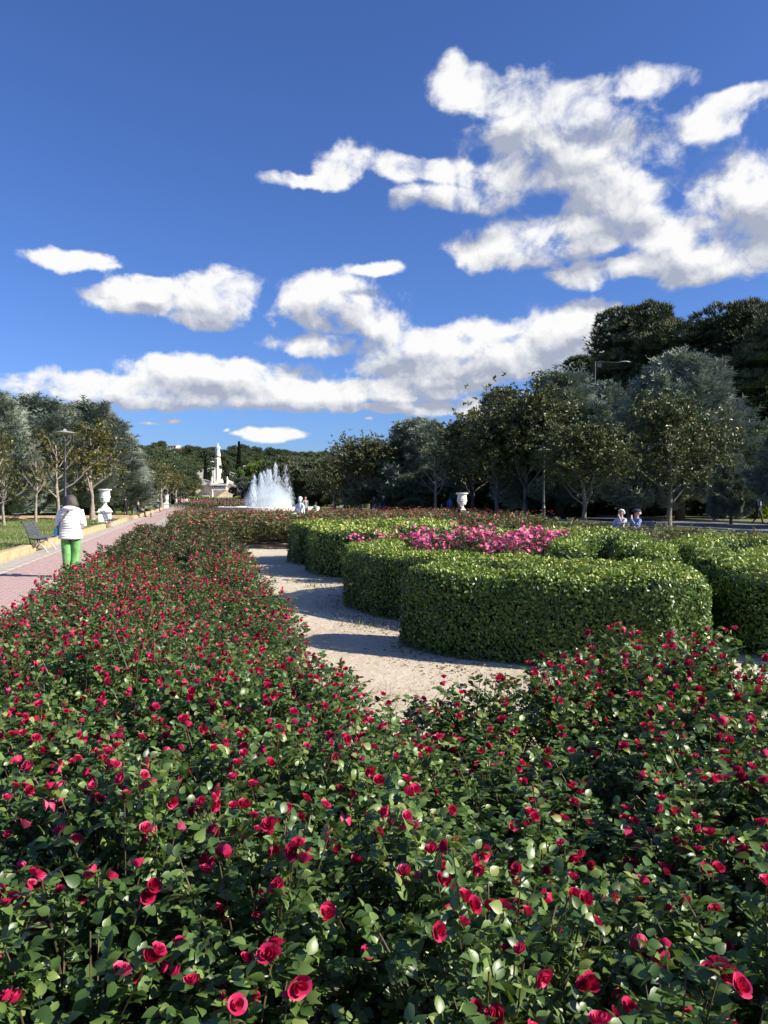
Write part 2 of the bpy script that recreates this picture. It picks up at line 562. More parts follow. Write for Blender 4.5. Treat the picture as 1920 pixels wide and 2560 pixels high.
def mat_lawn():
    m, T, b, out = new_mat('lawn')
    tc = T.n('ShaderNodeTexCoord').outputs['Object']
    a = T.noise(tc, 0.5, 6.0, 0.65)
    g = T.noise(tc, 30.0, 4.0, 0.7)
    col = ramp(T, T.m('ADD', T.m('MULTIPLY', a, 0.55), T.m('MULTIPLY', g, 0.45)), [(0.3, (0.08, 0.115, 0.028)), (0.5, (0.15, 0.195, 0.045)), (0.7, (0.23, 0.24, 0.08))])
    T.put(b.inputs['Base Color'], col)
    b.inputs['Roughness'].default_value = 0.9
    bp = T.n('ShaderNodeBump')
    bp.inputs['Strength'].default_value = 1.0
    bp.inputs['Distance'].default_value = 0.05
    T.put(bp.inputs['Height'], g)
    T.t.links.new(bp.outputs[0], b.inputs['Normal'])
    return m


M['sand'] = mat_sand()
M['lawn'] = mat_lawn()


# ------------------------------------------------------------------ helpers: scattering
def frames(axis, nrm):
    """(n,3,3) matrices with columns (side, axis, normal)"""
    a = axis / np.maximum(1e-9, np.linalg.norm(axis, axis=1, keepdims=True))
    s = np.cross(a, nrm)
    l = np.linalg.norm(s, axis=1, keepdims=True)
    bad = l[:, 0] < 1e-4
    if bad.any():
        s[bad] = np.cross(a[bad], np.array([[0.3, 0.9, 0.2]]))
        l = np.linalg.norm(s, axis=1, keepdims=True)
    s = s / l
    n = np.cross(s, a)
    return np.stack([s, a, n], axis=2)


def scatter(tv, tf, P, MM, S, tint):
    """copies of a template (tv verts, tf faces) at P with frames MM and sizes S"""
    S = np.asarray(S, float)
    if S.ndim == 1:
        S = np.repeat(S[:, None], 3, 1)
    loc = tv[None, :, :] * S[:, None, :]
    V = np.einsum('nij,nkj->nki', MM, loc) + P[:, None, :]
    k = len(tv)
    off = (np.arange(len(P)) * k)[:, None, None]
    F = (tf[None] + off).reshape(-1, tf.shape[1])
    return V.reshape(-1, 3), F, np.repeat(tint, k)


class Cloud:
    """joins scattered pieces"""

    def __init__(s):
        s.V, s.F, s.T, s.n = [], [], [], 0

    def add(s, V, F, t):
        s.V.append(V); s.F.append(F + s.n); s.T.append(t)
        s.n += len(V)

    def mesh(s, name, mat, smooth=False):
        V = np.concatenate(s.V)
        t = np.concatenate(s.T)
        tri = [f for f in s.F if f.shape[1] == 3]
        qd = [f for f in s.F if f.shape[1] == 4]
        F = ([np.concatenate(tri)] if tri else []) + ([np.concatenate(qd)] if qd else [])
        return mesh_np(name, V, F, mat, t, smooth)


LEAF8 = (np.array([(0, 0, 0), (0, .35, -.05), (0, .7, -.05), (0, 1, -.16), (-.3, .3, .05), (-.25, .68, .02), (.3, .3, .05), (.25, .68, .02)], float),
         np.array([(0, 1, 4), (1, 2, 5), (1, 5, 4), (2, 3, 5), (0, 6, 1), (1, 7, 2), (1, 6, 7), (2, 7, 3)]))
def _leaf(stations, widths, fold=.16, droop=.16):
    V, F = [(0, 0, 0)], []
    for t, w in zip(stations, widths):
        V += [(0, t, -droop * t * t), (-w, t - .03, fold * w - droop * t * t), (w, t - .03, fold * w - droop * t * t)]
    tip = len(V)
    V.append((0, 1, -droop * 1.15))
    F += [(0, 1, 2), (0, 3, 1)]
    for i in range(len(stations) - 1):
        a, b = 1 + 3 * i, 4 + 3 * i
        F += [(a, b, b + 1), (a, b + 1, a + 1), (a, a + 2, b + 2), (a, b + 2, b)]
    a = 1 + 3 * (len(stations) - 1)
    F += [(a, tip, a + 1), (a, a + 2, tip)]
    return np.array(V, float), np.array(F)


LEAF16 = _leaf((.16, .40, .66, .87), (.21, .33, .27, .12), .30, .20)
LEAF4 = (np.array([(0, 0, 0), (0, .5, -.05), (0, 1, -.12), (-.3, .45, .06), (.3, .45, .06)], float),
         np.array([(0, 1, 3), (1, 2, 3), (0, 4, 1), (1, 4, 2)]))
LEAF2 = (np.array([(0, 0, 0), (0, 1, -.08), (-.3, .5, .06), (.3, .5, .06)], float), np.array([(0, 1, 2), (0, 3, 1)]))
HLEAF = (np.array([(0, 0, 0), (0, .55, -.06), (0, 1, -.10), (-.24, .3, .05), (-.3, .72, .05), (.24, .3, .05), (.3, .72, .05)], float),
         np.array([(0, 1, 3), (1, 4, 3), (1, 2, 4), (0, 5, 1), (1, 5, 6), (1, 6, 2)]))


def rnd_unit(rng, n):
    v = rng.normal(size=(n, 3))
    return v / np.linalg.norm(v, axis=1, keepdims=True)


def unit(v):
    return v / np.maximum(1e-9, np.linalg.norm(v, axis=1, keepdims=True))


# ================================================================== THE SETTING
def sheet(name, pts, mat, z, parent=None, kind='structure', thick=0.0):
    mb = MB()
    n = len(pts)
    top = [(p[0], p[1], z) for p in pts]
    if thick:
        bot = [(p[0], p[1], z - thick) for p in pts]
        mb.add(top + bot, [tuple(range(n))] + [(i, i + n, (i + 1) % n + n, (i + 1) % n) for i in range(n)])
    else:
        mb.add(top, [tuple(range(n))])
    o = mb.obj(name, mat, parent)
    if kind and parent is None:
        o['kind'] = kind
    return o


def gquad(u0, u1, v0, v1):
    return [G(u0, v0), G(u0, v1), G(u1, v1), G(u1, v0)]


sheet('ground', [(-2500, -600), (2500, -600), (2500, 3500), (-2500, 3500)], M['soil'], -0.012)
# sand walk that runs round the clipped parterre
sheet('sand_path', [G(1.5, 0.2), G(1.5, 16), G(27, 16), G(27, 0.2)], M['sand'], 0.004)

# ---- brick path with grey slab borders
PU0, PU1 = -8.0, 150.0
brick_path = sheet('brick_path', gquad(PU0, PU1, -4.0, -2.6), M['joint'], -0.002)
bw, bl, gap = 0.105, 0.2125, 0.006
mb_rest = MB()
brick_me = MB().chamfer_box((0, 0, 0), (bl - gap, bw - gap, 0.03), 0.004).mesh('brick', M['brick'])
rb = random.Random(5)
ROTZ = Matrix.Rotation(HEAD, 3, 'Z')
u, row, single = 8.5, 0, 0
while u < 46:
    off = (bl / 2) if row % 2 else 0.0
    for c in range(7):
        v = -3.99 + off + bl * (c + 0.5)
        if v > -2.6 - bl * 0.4:
            continue
        zz = rb.uniform(-0.002, 0.002)
        if single < 300 and u > 11.3:
            obj('brick', brick_me, brick_path, G(u, v, zz), (0, 0, HEAD))
            single += 1
        else:
            mb_rest.chamfer_box(G(u, v, zz), (bl - gap, bw - gap, 0.03), 0.004, ROTZ)
    u += bw
    row += 1
mb_rest.obj('brick_rows', M['brick'], brick_path, kind='stuff')
sheet('brick_far', gquad(46.0, PU1, -4.0, -2.6), M['brick'], 0.006, parent=brick_path)
for (va, vb, w) in ((-4.66, -4.004, 0.63), (-2.596, -1.75, 0.80)):
    sb = sheet('slab_border', gquad(PU0, PU1, va, vb), M['joint'], -0.004)
    slab_me = MB().chamfer_box((0, 0, 0), (w, 0.785, 0.03), 0.006).mesh('slab', M['slab'])
    for i in range(100):
        obj('slab', slab_me, sb, G(6 + i * 0.8, (va + vb) / 2, rb.uniform(-.003, .002)), (0, rb.uniform(-.004, .004), HEAD))


# ---- lawns on both sides, raised behind stone kerbs
LAWN_Z = 0.17


def lawn(name, u0, u1, v0, v1, z=LAWN_Z):
    mb = MB()
    nu, nv = max(2, int((u1 - u0) / 2)), max(2, int(abs(v1 - v0) / 1.5))
    V, F = [], []
    for i in range(nu + 1):
        for j in range(nv + 1):
            p = G(u0 + (u1 - u0) * i / nu, v0 + (v1 - v0) * j / nv)
            edge = i in (0, nu) or j in (0, nv)
            V.append((p.x, p.y, z + (0 if edge else 0.05 * mnoise.noise(Vector((p.x * .25, p.y * .25, 3)))))
                     )
    for i in range(nu):
        for j in range(nv):
            a = i * (nv + 1) + j
            F.append((a, a + 1, a + nv + 2, a + nv + 1))
    mb.add(V, F)
    o = mb.obj(name, M['lawn'], smooth=True)
    o['kind'] = 'structure'
    return o


lawn('lawn', 4, 56, -15.5, -4.95)
lawn('lawn', 61.5, 130, -15.5, -4.95)
lawn('lawn', 2, 130, 15.6, 24.7, 0.05)
lawn('lawn', -40, 230, -80, -26, 0.03)
lawn('lawn', -40, 230, 34, 110, 0.03)
lawn('lawn', 130, 235, -60, 60, -0.004)


def road(v0, v1, u0=-60, u1=235):
    return sheet('road', gquad(u0, u1, v0, v1), M['asphalt'], 0.0)


road(-25.5, -15.9)
road(25.3, 33.5)
sheet('cross_path', gquad(56.4, 61.1, -15.6, -4.7), M['slab'], 0.003)
sheet('right_walk', gquad(-20, 130, 12.6, 15.4), M['slab'], 0.002)


def kerb_run(label, p0, p1, h, w, step, mat, gaps=()):
    """a row of kerb stones; each stone a part"""
    d = Vector(p1) - Vector(p0)
    L = d.length
    d.normalize()
    ang = math.atan2(d.y, d.x)
    t = thing('stone_kerb', label, 'kerb', p0, 0.0)
    n = max(1, int(round(L / step)))
    st = L / n
    rr = random.Random(int(L * 10))
    me = MB().chamfer_box((0, 0, h / 2), (st - 0.012, w, h), 0.025).mesh('kerb_stone', mat)
    for i in range(n):
        s = (i + 0.5) * st
        if any(a < s < b for a, b in gaps):
            continue
        obj('kerb_stone', me, t, d * s + Vector((0, 0, rr.uniform(-.008, .006))), (0, 0, ang + rr.uniform(-.004, .004)))
    return t


kerb_run('tan stone kerb edging the near lawn behind the first bench', G(4, -4.8), G(56, -4.8), 0.24, 0.27, 1.3, M['stone_kerb'], gaps=((20.6, 22.3), (39.5, 41.2)))
kerb_run('tan stone kerb running across behind the first white urn', G(61.3, -15.5), G(61.3, -4.95), 0.3, 0.27, 1.3, M['stone_kerb'])
kerb_run('tan stone kerb closing the near lawn before the cross path', G(56.15, -15.5), G(56.15, -4.95), 0.26, 0.27, 1.3, M['stone_kerb'])
kerb_run('tan stone kerb beside the path beyond the cross path', G(61.45, -4.8), G(130, -4.8), 0.24, 0.27, 1.6, M['stone_kerb'])
kerb_run('pale kerb between shaded lawn and road under the trees', G(2, 24.95), G(130, 24.95), 0.12, 0.22, 2.0, M['slab'])
kerb_run('pale kerb along the far edge of the shaded road', G(-10, 33.75), G(130, 33.75), 0.14, 0.22, 2.0, M['slab'])
kerb_run('pale kerb beyond the road behind the blue conifers', G(20, -25.75), G(150, -25.75), 0.14, 0.22, 2.0, M['slab'])

# ---- the wooded hill at the end of the avenue
def hill_h(x, y):
    t = min(1, max(0, (y - 262) / 150))
    s = t * t * (3 - 2 * t)
    side = 19.5 + 3.0 * math.exp(-((x + 125) / 40) ** 2) - 1.8 * min(1, max(0, (x + 60) / 120))
    return s * side + 1.2 * s * mnoise.noise(Vector((x * .02, y * .02, 1.7))) - 0.3


def build_hill():
    V, F = [], []
    xs = np.linspace(-420, 420, 85)
    ys = np.linspace(240, 900, 50)
    for y in ys:
        for x in xs:
            V.append((x, y, hill_h(x, y)))
    n = len(xs)
    for j in range(len(ys) - 1):
        for i in range(n - 1):
            a = j * n + i
            F.append((a, a + 1, a + n + 1, a + n))
    o = MB().add(V, F).obj('hill', M['lawn'], smooth=True)
    o['kind'] = 'structure'


build_hill()

# ================================================================== MONUMENT ON THE HILL
def terrace_wall(name, label, x0, x1, y, z0, z1a, z1b, thick=1.2, mat='stone_white', rail=True):
    """a stair wall whose top runs from z1a to z1b, with a balustrade of posts and a rail"""
    t = thing(name, label, 'balustrade', (x0, y, z0))
    L = x1 - x0
    mb = MB()
    mb.add([(0, 0, 0), (L, 0, 0), (L, 0, z1b - z0), (0, 0, z1a - z0), (0, thick, 0), (L, thick, 0), (L, thick, z1b - z0), (0, thick, z1a - z0)],
           [(0, 1, 2, 3), (5, 4, 7, 6), (3, 2, 6, 7), (0, 4, 5, 1), (1, 5, 6, 2), (0, 3, 7, 4)])
    mb.obj('wall', M[mat], t)
    if rail:
        n = max(3, int(abs(L) / 1.4))
        rl = MB()
        sl = (z1b - z1a) / L
        rl.add([(0, 0.05, z1a - z0 + .85), (L, .05, z1b - z0 + .85), (L, .05, z1b - z0 + 1.1), (0, .05, z1a - z0 + 1.1), (0, .6, z1a - z0 + .85), (L, .6, z1b - z0 + .85), (L, .6, z1b - z0 + 1.1), (0, .6, z1a - z0 + 1.1)],
               [(0, 1, 2, 3), (5, 4, 7, 6), (3, 2, 6, 7), (0, 4, 5, 1), (1, 5, 6, 2), (0, 3, 7, 4)])
        rl.obj('rail', M['stone_white'], t)
        post = MB().lathe([(.2, -0.05), (.2, .1), (.1, .2), (.22, .4), (.1, .75), (.18, .86)], 8).mesh('baluster', M['stone_white'])
        for i in range(n + 1):
            x = L * i / n
            obj('baluster', post, t, (x, .32, z1a - z0 + sl * x))
    return t


def zat(py, d):
    return CAM_H + (1245 - py) * d / FPX


def xat(px, d):
    return (px - 960) / FPX * d


def build_monument():
    D = 262.0
    # the great retaining wall with sloping copings and a balcony in the middle
    t = thing('cascade_wall', 'tan stone cascade wall with sloping white copings and central balcony below the statue', 'wall', (xat(545, D), D, -0.2))
    X = lambda px: xat(px, D) - xat(545, D)
    Z = lambda py: zat(py, D) + 0.2
    body = [(485, 1226), (527, 1208), (570, 1208), (612, 1226), (612, 1262), (496, 1262)]
    mb = MB()
    f = [Vector((X(a), 0, Z(b))) for a, b in body]
    f[4].z = f[5].z = 0
    k = [p + Vector((0, 6, 0)) for p in f]
    n = len(f)
    mb.add(f + k, [tuple(range(n))[::-1], tuple(range(n, 2 * n))] + [(i, (i + 1) % n, (i + 1) % n + n, i + n) for i in range(n)])
    mb.obj('wall', M['stone_tan'], t)
    for a, b in (((483, 1227), (528, 1206)), ((569, 1206), (614, 1227))):
        p, q = Vector((X(a[0]), -.5, Z(a[1]))), Vector((X(b[0]), -.5, Z(b[1])))
        c = MB()
        o = [p, q, q + Vector((0, 0, .9)), p + Vector((0, 0, .9))]
        o += [v + Vector((0, 2.0, 0)) for v in o]
        c.add(o, [(0, 1, 2, 3), (5, 4, 7, 6), (3, 2, 6, 7), (0, 4, 5, 1), (1, 5, 6, 2), (0, 3, 7, 4)])
        c.obj('coping', M['stone_white'], t)
    bal = MB()
    w = X(568) - X(531)
    bal.box(((X(568) + X(531)) / 2, -0.7, Z(1221)), (w, 1.4, 1.1))
    bal.box(((X(568) + X(531)) / 2, -0.9, Z(1212)), (w + .6, 1.6, .5))
    bal.obj('balcony', M['stone_white'], t)
    sh = MB().box((0, 0, 0), (.28, .2, .5)).mesh('spout', M['window_glass'])
    for i in range(7):
        obj('spout', sh, t, (X(531) + w * (i + .5) / 7, -1.42, Z(1219.5)))
    MB().box((X(550), -.35, Z(1226)), (2.3, .3, .7)).obj('plaque', M['stone_white'], t)
    for px in (531, 569):
        MB().lathe([(.45, 0), (.45, .3), (.3, .4), (.3, 1.4), (.42, 1.5), (.42, 1.7), (.15, 2.0), (.25, 2.3), (.05, 2.6)], 10, (X(px), -.6, Z(1210))).obj('finial', M['stone_white'], t)
    MB().box((X(550), -2.5, .9), (12, 3, 1.8)).obj('basin', M['stone_white'], t)
    MB().box((X(508), -.4, 2.0), (4.6, .8, 1.8)).obj('side_niche', M['slab'], t)
    # small white statue standing on its own base before the wall
    s = thing('garden_statue', 'tiny white figure on a block before the cascade wall', 'statue', (xat(531, 250), 250, 0))
    MB().box((0, 0, .7), (2.6, 2, 1.4)).obj('plinth', M['stone_white'], s)
    MB().lathe([(.4, 1.4), (.35, 2.2), (.22, 2.8), (.3, 3.4), (.12, 3.7), (.2, 3.95), (.05, 4.2)], 10).obj('figure', M['marble'], s, smooth=True)
    # ramps of white stairs on both sides
    terrace_wall('stair_balustrade', 'long white balustrade rising leftward above the cascade wall', xat(480, 285), xat(530, 285), 285, 0, zat(1199, 285), zat(1210, 285))
    terrace_wall('stair_balustrade', 'white balustrade climbing from behind the dark cypress towards the pedestal', xat(478, 310), xat(537, 310), 310, 3, zat(1184, 310), zat(1175, 310))
    terrace_wall('stair_balustrade', 'pinkish white stair wall between cascade and pedestal', xat(480, 300), xat(522, 300), 300, 2, zat(1200, 300), zat(1189, 300), mat='stone_tan')
    terrace_wall('stair_balustrade', 'white balustrade falling away right of the pedestal', xat(575, 305), xat(625, 305), 305, 2, zat(1186, 305), zat(1204, 305))
    terrace_wall('stair_balustrade', 'white stair wall half hidden behind the fountain jets', xat(600, 315), xat(680, 315), 315, 2, zat(1182, 315), zat(1192, 315))
    # statue of a robed man on a tall pedestal
    D2 = 330.0
    x = xat(545, D2)
    t = thing('monument', 'tall white robed figure on a tan pedestal above the wooded hill', 'monument', (x, D2, 8.0))
    zz = lambda py: zat(py, D2) - 8.0
    MB().lathe([(3.0, -3), (2.6, 0), (2.0, zz(1199)), (1.7, zz(1195)), (1.7, zz(1172)), (2.0, zz(1171)), (2.0, zz(1169))], 4).obj('base', M['stone_white'], t)
    rock = MB()
    for (a, b, c, r) in ((-.9, 0, zz(1167), 1.1), (.8, -.2, zz(1166.5), 1.2), (0, .6, zz(1165), 1.3), (1.5, -.5, zz(1168), .8)):
        rock.ball((a, b, c), (r * 1.2, r, r * .7), 9, 6)
    rock.obj('bronze_group', M['iron_dark'], t, smooth=True)
    MB().lathe([(1.55, zz(1168)), (1.5, zz(1160)), (1.25, zz(1150)), (1.3, zz(1148)), (.95, zz(1144))], 8).obj('pedestal', M['stone_tan'], t)
    fz = zz(1142)
    h = zz(1108.5) - fz
    rings = []
    for (fr, rx, ry, ox) in ((0, 1.2, 1.0, 0), (.12, 1.1, .9, .05), (.3, .95, .8, .02), (.48, .9, .7, 0), (.6, 1.0, .7, 0), (.72, 1.05, .6, -.03), (.8, .75, .5, -.03), (.83, .2, .2, -.02), (.86, .27, .3, -.02), (.92, .33, .36, -.02), (.97, .26, .28, -.02), (1.0, .06, .06, -.02)):
        rings.append([Vector((ox + rx * math.cos(2 * math.pi * k / 12) * (1 + .08 * math.sin(5 * k + fr * 9)), ry * math.sin(2 * math.pi * k / 12), fz + fr * h)) for k in range(12)])
    fg = MB().loft(rings)
    fg.tube([(.7, 0, fz + .76 * h), (1.0, -.3, fz + .62 * h), (.55, -.7, fz + .6 * h)], [.25, .22, .16], 8)
    fg.tube([(-.75, 0, fz + .76 * h), (-1.0, -.1, fz + .58 * h), (-.9, -.5, fz + .46 * h)], [.25, .22, .16], 8)
    fg.obj('figure', M['marble'], t, smooth=True)
    # white stairs rising in front of the pedestal
    st = MB()
    for i in range(14):
        st.box((0, -14 + i, -5.2 + i * .42), (5.0, 1.0, 1.4))
    st.obj('stairs', M['stone_white'], t)


build_monument()


def globe_lamp(label, px, py, d):
    t = thing('globe_lamp', label, 'street lamp', (xat(px, d), d, hill_h(xat(px, d), d)), group='white globe lamps on the hill stairs')
    h = zat(py, d) - hill_h(xat(px, d), d)
    MB().tube([(0, 0, 0), (0, 0, h)], [.14, .08], 6).obj('pole', M['lamp_metal'], t)
    for k in (-.55, 0, .55):
        MB().ball((k, 0, h + (.25 if k == 0 else 0)), .27, 8, 6).obj('globe', M['urn_paint'], t, smooth=True)


globe_lamp('white three globe lamp left of the dark narrow cypress', 478, 1163, 312)
globe_lamp('white three globe lamp just left of the monument', 531, 1155, 335)
globe_lamp('white three globe lamp right of the tall pointed cypress', 612, 1166, 330)


def hill_house():
    D = 432
    t = thing('white_house', 'white flat roofed house peeping over the pines on the hill', 'house', (xat(433, D), D, 16))
    w = lambda px: xat(px, D) - xat(433, D)
    z = lambda py: zat(py, D) - 16
    MB().box(((w(420) + w(442)) / 2, 4, z(1114) / 2), (w(442) - w(420), 8, z(1114))).obj('wall', M['house_wall'], t)
    MB().box(((w(420) + w(442)) / 2, 4, z(1114) + .15), (w(442) - w(420) + .6, 8.6, .3)).obj('roof', M['house_wall'], t)
    MB().box(((w(436) + w(458)) / 2, 3, z(1122.5) / 2), (w(458) - w(436), 7, z(1122.5))).obj('side_wing', M['house_wall'], t)
    r = MB()
    a, b, c = w(434), w(460), z(1122.3)
    r.add([(a, -1, c), (b, -1, c), (b, 3, c + 1.0), (a, 3, c + 1.0), (a, 7, c), (b, 7, c)], [(0, 1, 2, 3), (3, 2, 5, 4), (0, 3, 4), (1, 5, 2)])
    r.obj('tiled_roof', M['roof'], t)
    for px in (424, 430, 437):
        MB().box((w(px), -.02, z(1118.5)), (.9, .1, 1.1)).obj('window', M['window_glass'], t)
    MB().tube([(w(432), 3, z(1114)), (w(432), 3, z(1108))], .06, 5).obj('aerial', M['lamp_metal'], t)


hill_house()

# ================================================================== TREES
def rot_about(v, ax, a):
    return Matrix.Rotation(a, 3, ax) @ v


def skeleton(rng, H, th, spread, n1=8, n2=5, rad=0.13, lean=0.0, up=0.5):
    """trunk, limbs and twigs as polylines with radii; returns tubes and the twig tips"""
    tubes, tips = [], []
    trunk = []
    x = y = 0.0
    n = 7
    for i in range(n + 1):
        f = i / n
        x += rng.uniform(-.06, .06) * H / 6 + lean * H / n * .3
        y += rng.uniform(-.06, .06) * H / 6
        trunk.append(Vector((x if i else 0, y if i else 0, f * H * .82)))
    tubes.append((trunk, [rad * (1.25 if i == 0 else 1) * (1 - .8 * i / n) + .012 for i in range(n + 1)]))
    tips.append((trunk[-1], Vector((0, 0, 1))))
    ga = rng.uniform(0, 6.28)
    for b in range(n1):
        f = th + (0.95 - th) * (b + .3 * rng.random()) / n1
        k = min(n - 1, int(f * n))
        p = trunk[k].lerp(trunk[k + 1], f * n - k)
        ga += 2.4 + rng.uniform(-.4, .4)
        el = rng.uniform(.25, .75) + .5 * f
        d = Vector((math.cos(ga) * math.cos(el), math.sin(ga) * math.cos(el), math.sin(el)))
        L = spread * (1.05 - .55 * f) * rng.uniform(.75, 1.15)
        pts = [p.copy()]
        for s in range(4):
            d = (d + Vector((rng.uniform(-.3, .3), rng.uniform(-.3, .3), up * .25 + rng.uniform(-.15, .2)))).normalized()
            pts.append(pts[-1] + d * L / 4)
        r0 = rad * (1 - .7 * f) * .6
        tubes.append((pts, [r0, r0 * .8, r0 * .6, r0 * .42, r0 * .22]))
        tips.append((pts[-1], d.copy()))
        for c in range(n2):
            g = rng.uniform(.3, .98) * 4
            k = min(3, int(g))
            q = pts[k].lerp(pts[k + 1], g - k)
            e = (d + Vector((rng.uniform(-1, 1), rng.uniform(-1, 1), rng.uniform(-.3, .8))) * .9).normalized()
            l2 = L * rng.uniform(.22, .45)
            m_ = q + e * l2 * .5
            e2 = (e + Vector((rng.uniform(-.4, .4), rng.uniform(-.4, .4), rng.uniform(0, .5)))).normalized()
            w = m_ + e2 * l2 * .5
            tubes.append(([q, m_, w], [r0 * .34, r0 * .25, r0 * .13]))
            tips.append((w, e2))
            tips.append((m_, e2))
    return tubes, tips


def tubes_mesh(name, tubes, mat, seg=7):
    mb = MB()
    for i, (p, r) in enumerate(tubes):
        mb.tube(p, r, seg if i == 0 else 5, cap=False)
    return mb.mesh(name, mat, True)


def magnolia_meshes(seed, H, th, spread, n1, n2, leaf='magnolia_leaf', dens=1.0, size=0.19, rad=.13, bark='bark_pale', lean=0.0, whorl=5):
    rng = random.Random(seed)
    nr = np.random.default_rng(seed)
    tubes, tips = skeleton(rng, H, th, spread, n1, n2, rad, lean)
    tm = tubes_mesh('trunk', tubes, M[bark])
    P, D = [], []
    for (p, d) in tips:
        for k in range(whorl):
            if rng.random() > dens:
                continue
            P.append(p + Vector((rng.gauss(0, 1), rng.gauss(0, 1), rng.gauss(0, .8))) * spread * .115)
            D.append((d + Vector((rng.gauss(0, .5), rng.gauss(0, .5), rng.gauss(.3, .4)))).normalized())
    P = np.array([tuple(p) for p in P]); D = np.array([tuple(p) for p in D])
    k = 9
    P = np.repeat(P, k, 0); D = np.repeat(D, k, 0)
    n = len(P)
    ax = unit(D * .75 + rnd_unit(nr, n) * .9)
    P = P + ax * .02 + nr.normal(size=(n, 3)) * .05
    nrm = unit(rnd_unit(nr, n) + D * .6 + np.array([[0, 0, .3]]))
    c = Cloud()
    S = size * nr.uniform(.7, 1.25, n)
    tint = np.clip(nr.beta(2, 2.6, n) + np.repeat(nr.normal(0, .12, n // k), k)[:n], 0, 1)
    c.add(*scatter(LEAF4[0], LEAF4[1], P, frames(ax, nrm), S, tint))
    return tm, c.mesh('crown', M[leaf])


PLUME = None


def plume_template():
    """a feathery conifer spray: an axis with pairs of thin side shoots"""
    V, F = [], []

    def tri(a, b, c):
        i = len(V)
        V.extend([a, b, c]); F.append((i, i + 1, i + 2))
    tri((-.05, 0, 0), (.05, 0, 0), (0, 1, 0))
    tri((0, 0, -.05), (0, 0, .05), (0, 1, 0))
    for i, y in enumerate((.08, .2, .33, .47, .6, .74)):
        l = .34 * (1 - .6 * y)
        for s in (-1, 1):
            a = (i * 0.9) + (0 if s > 0 else math.pi)
            dx, dz = math.cos(a) * l, math.sin(a) * l
            tri((0, y - .05, 0), (0, y + .06, 0), (dx, y + l * .95, dz))
            
    return np.array(V, float), np.array(F)


PLUME = plume_template()
TUFT = (np.array([(-.10, 0, 0), (.10, 0, 0), (0, 1, .1), (-.06, 0, .08), (.06, .02, -.08), (.55, .75, .1), (0, .02, .1), (.02, 0, -.1), (-.55, .75, 0), (.1, 0, 0), (-.1, 0, .05), (.05, .75, .6), (.08, 0, .02), (-.08, .02, 0), (0, .7, -.6)], float),
        np.array([(0, 1, 2), (3, 4, 5), (6, 7, 8), (9, 10, 11), (12, 13, 14)]))


def lump_template(sub=2):
    bm = bmesh.new()
    bmesh.ops.create_icosphere(bm, subdivisions=sub, radius=1.0)
    V = np.array([v.co[:] for v in bm.verts])
    F = np.array([[v.index for v in f.verts] for f in bm.faces])
    bm.free()
    return V, F


LUMP = lump_template(1)


def cypress_meshes(seed, H, Rm, n_clump=210, per=27, leaf='cypress_leaf', base=0.06, size=.88, sharp=1.0):
    """broad blue-green conifer of upswept plumes"""
    nr = np.random.default_rng(seed)
    # envelope
    def env(f):
        return Rm * np.clip((1 - f) ** (0.62 * sharp) * (0.55 + 1.15 * np.minimum(f + .14, .42)), 0.05, 2)
    f = nr.uniform(0.02, 0.97, n_clump) ** 0.9
    a = nr.uniform(0, 2 * np.pi, n_clump)
    lump = 1 + .16 * np.sin(a * 3 + seed) + .10 * np.sin(a * 5 + f * 9 + seed)
    r = env(f) * nr.uniform(.78, 1.0, n_clump) * lump
    C = np.stack([r * np.cos(a), r * np.sin(a), H * (base + f * (1 - base))], 1)
    out = np.stack([np.cos(a), np.sin(a), .55 + .9 * f], 1)
    out = unit(out + nr.normal(0, .22, (n_clump, 3)))
    P = np.repeat(C, per, 0); O = np.repeat(out, per, 0)
    n = len(P)
    t = nr.uniform(-.9, .9, n)
    side = rnd_unit(nr, n)
    P = P + O * (t * .55)[:, None] * Rm / 3 + side * (nr.uniform(0, 1, n) ** .6 * .38 * (1 - .45 * (t + 1) / 2))[:, None] * Rm / 3
    ax = unit(O + side * .42 + np.array([[0, 0, .35]]))
    S = size * nr.uniform(.6, 1.2, n) * Rm / 3
    tint = np.clip(np.repeat(nr.normal(.45, .14, n_clump), per) + nr.normal(0, .18, n), 0, 1)
    c = Cloud()
    c.add(*scatter(PLUME[0], PLUME[1], P, frames(ax, rnd_unit(nr, n)), S, tint))
    # inner leafy mass
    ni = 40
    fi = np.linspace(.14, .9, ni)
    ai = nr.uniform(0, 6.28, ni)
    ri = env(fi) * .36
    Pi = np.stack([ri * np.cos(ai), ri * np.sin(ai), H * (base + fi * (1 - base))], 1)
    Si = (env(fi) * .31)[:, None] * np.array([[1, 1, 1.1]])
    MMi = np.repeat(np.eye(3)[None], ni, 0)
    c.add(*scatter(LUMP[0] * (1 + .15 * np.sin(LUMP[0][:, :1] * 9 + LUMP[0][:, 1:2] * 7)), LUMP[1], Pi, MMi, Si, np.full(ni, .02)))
    tr = MB().tube([(0, 0, 0), (.05, 0, H * .3), (0, .04, H * .8)], [.24, .18, .05], 8).mesh('trunk', M['bark_dark'], True)
    return tr, c.mesh('crown', M[leaf])


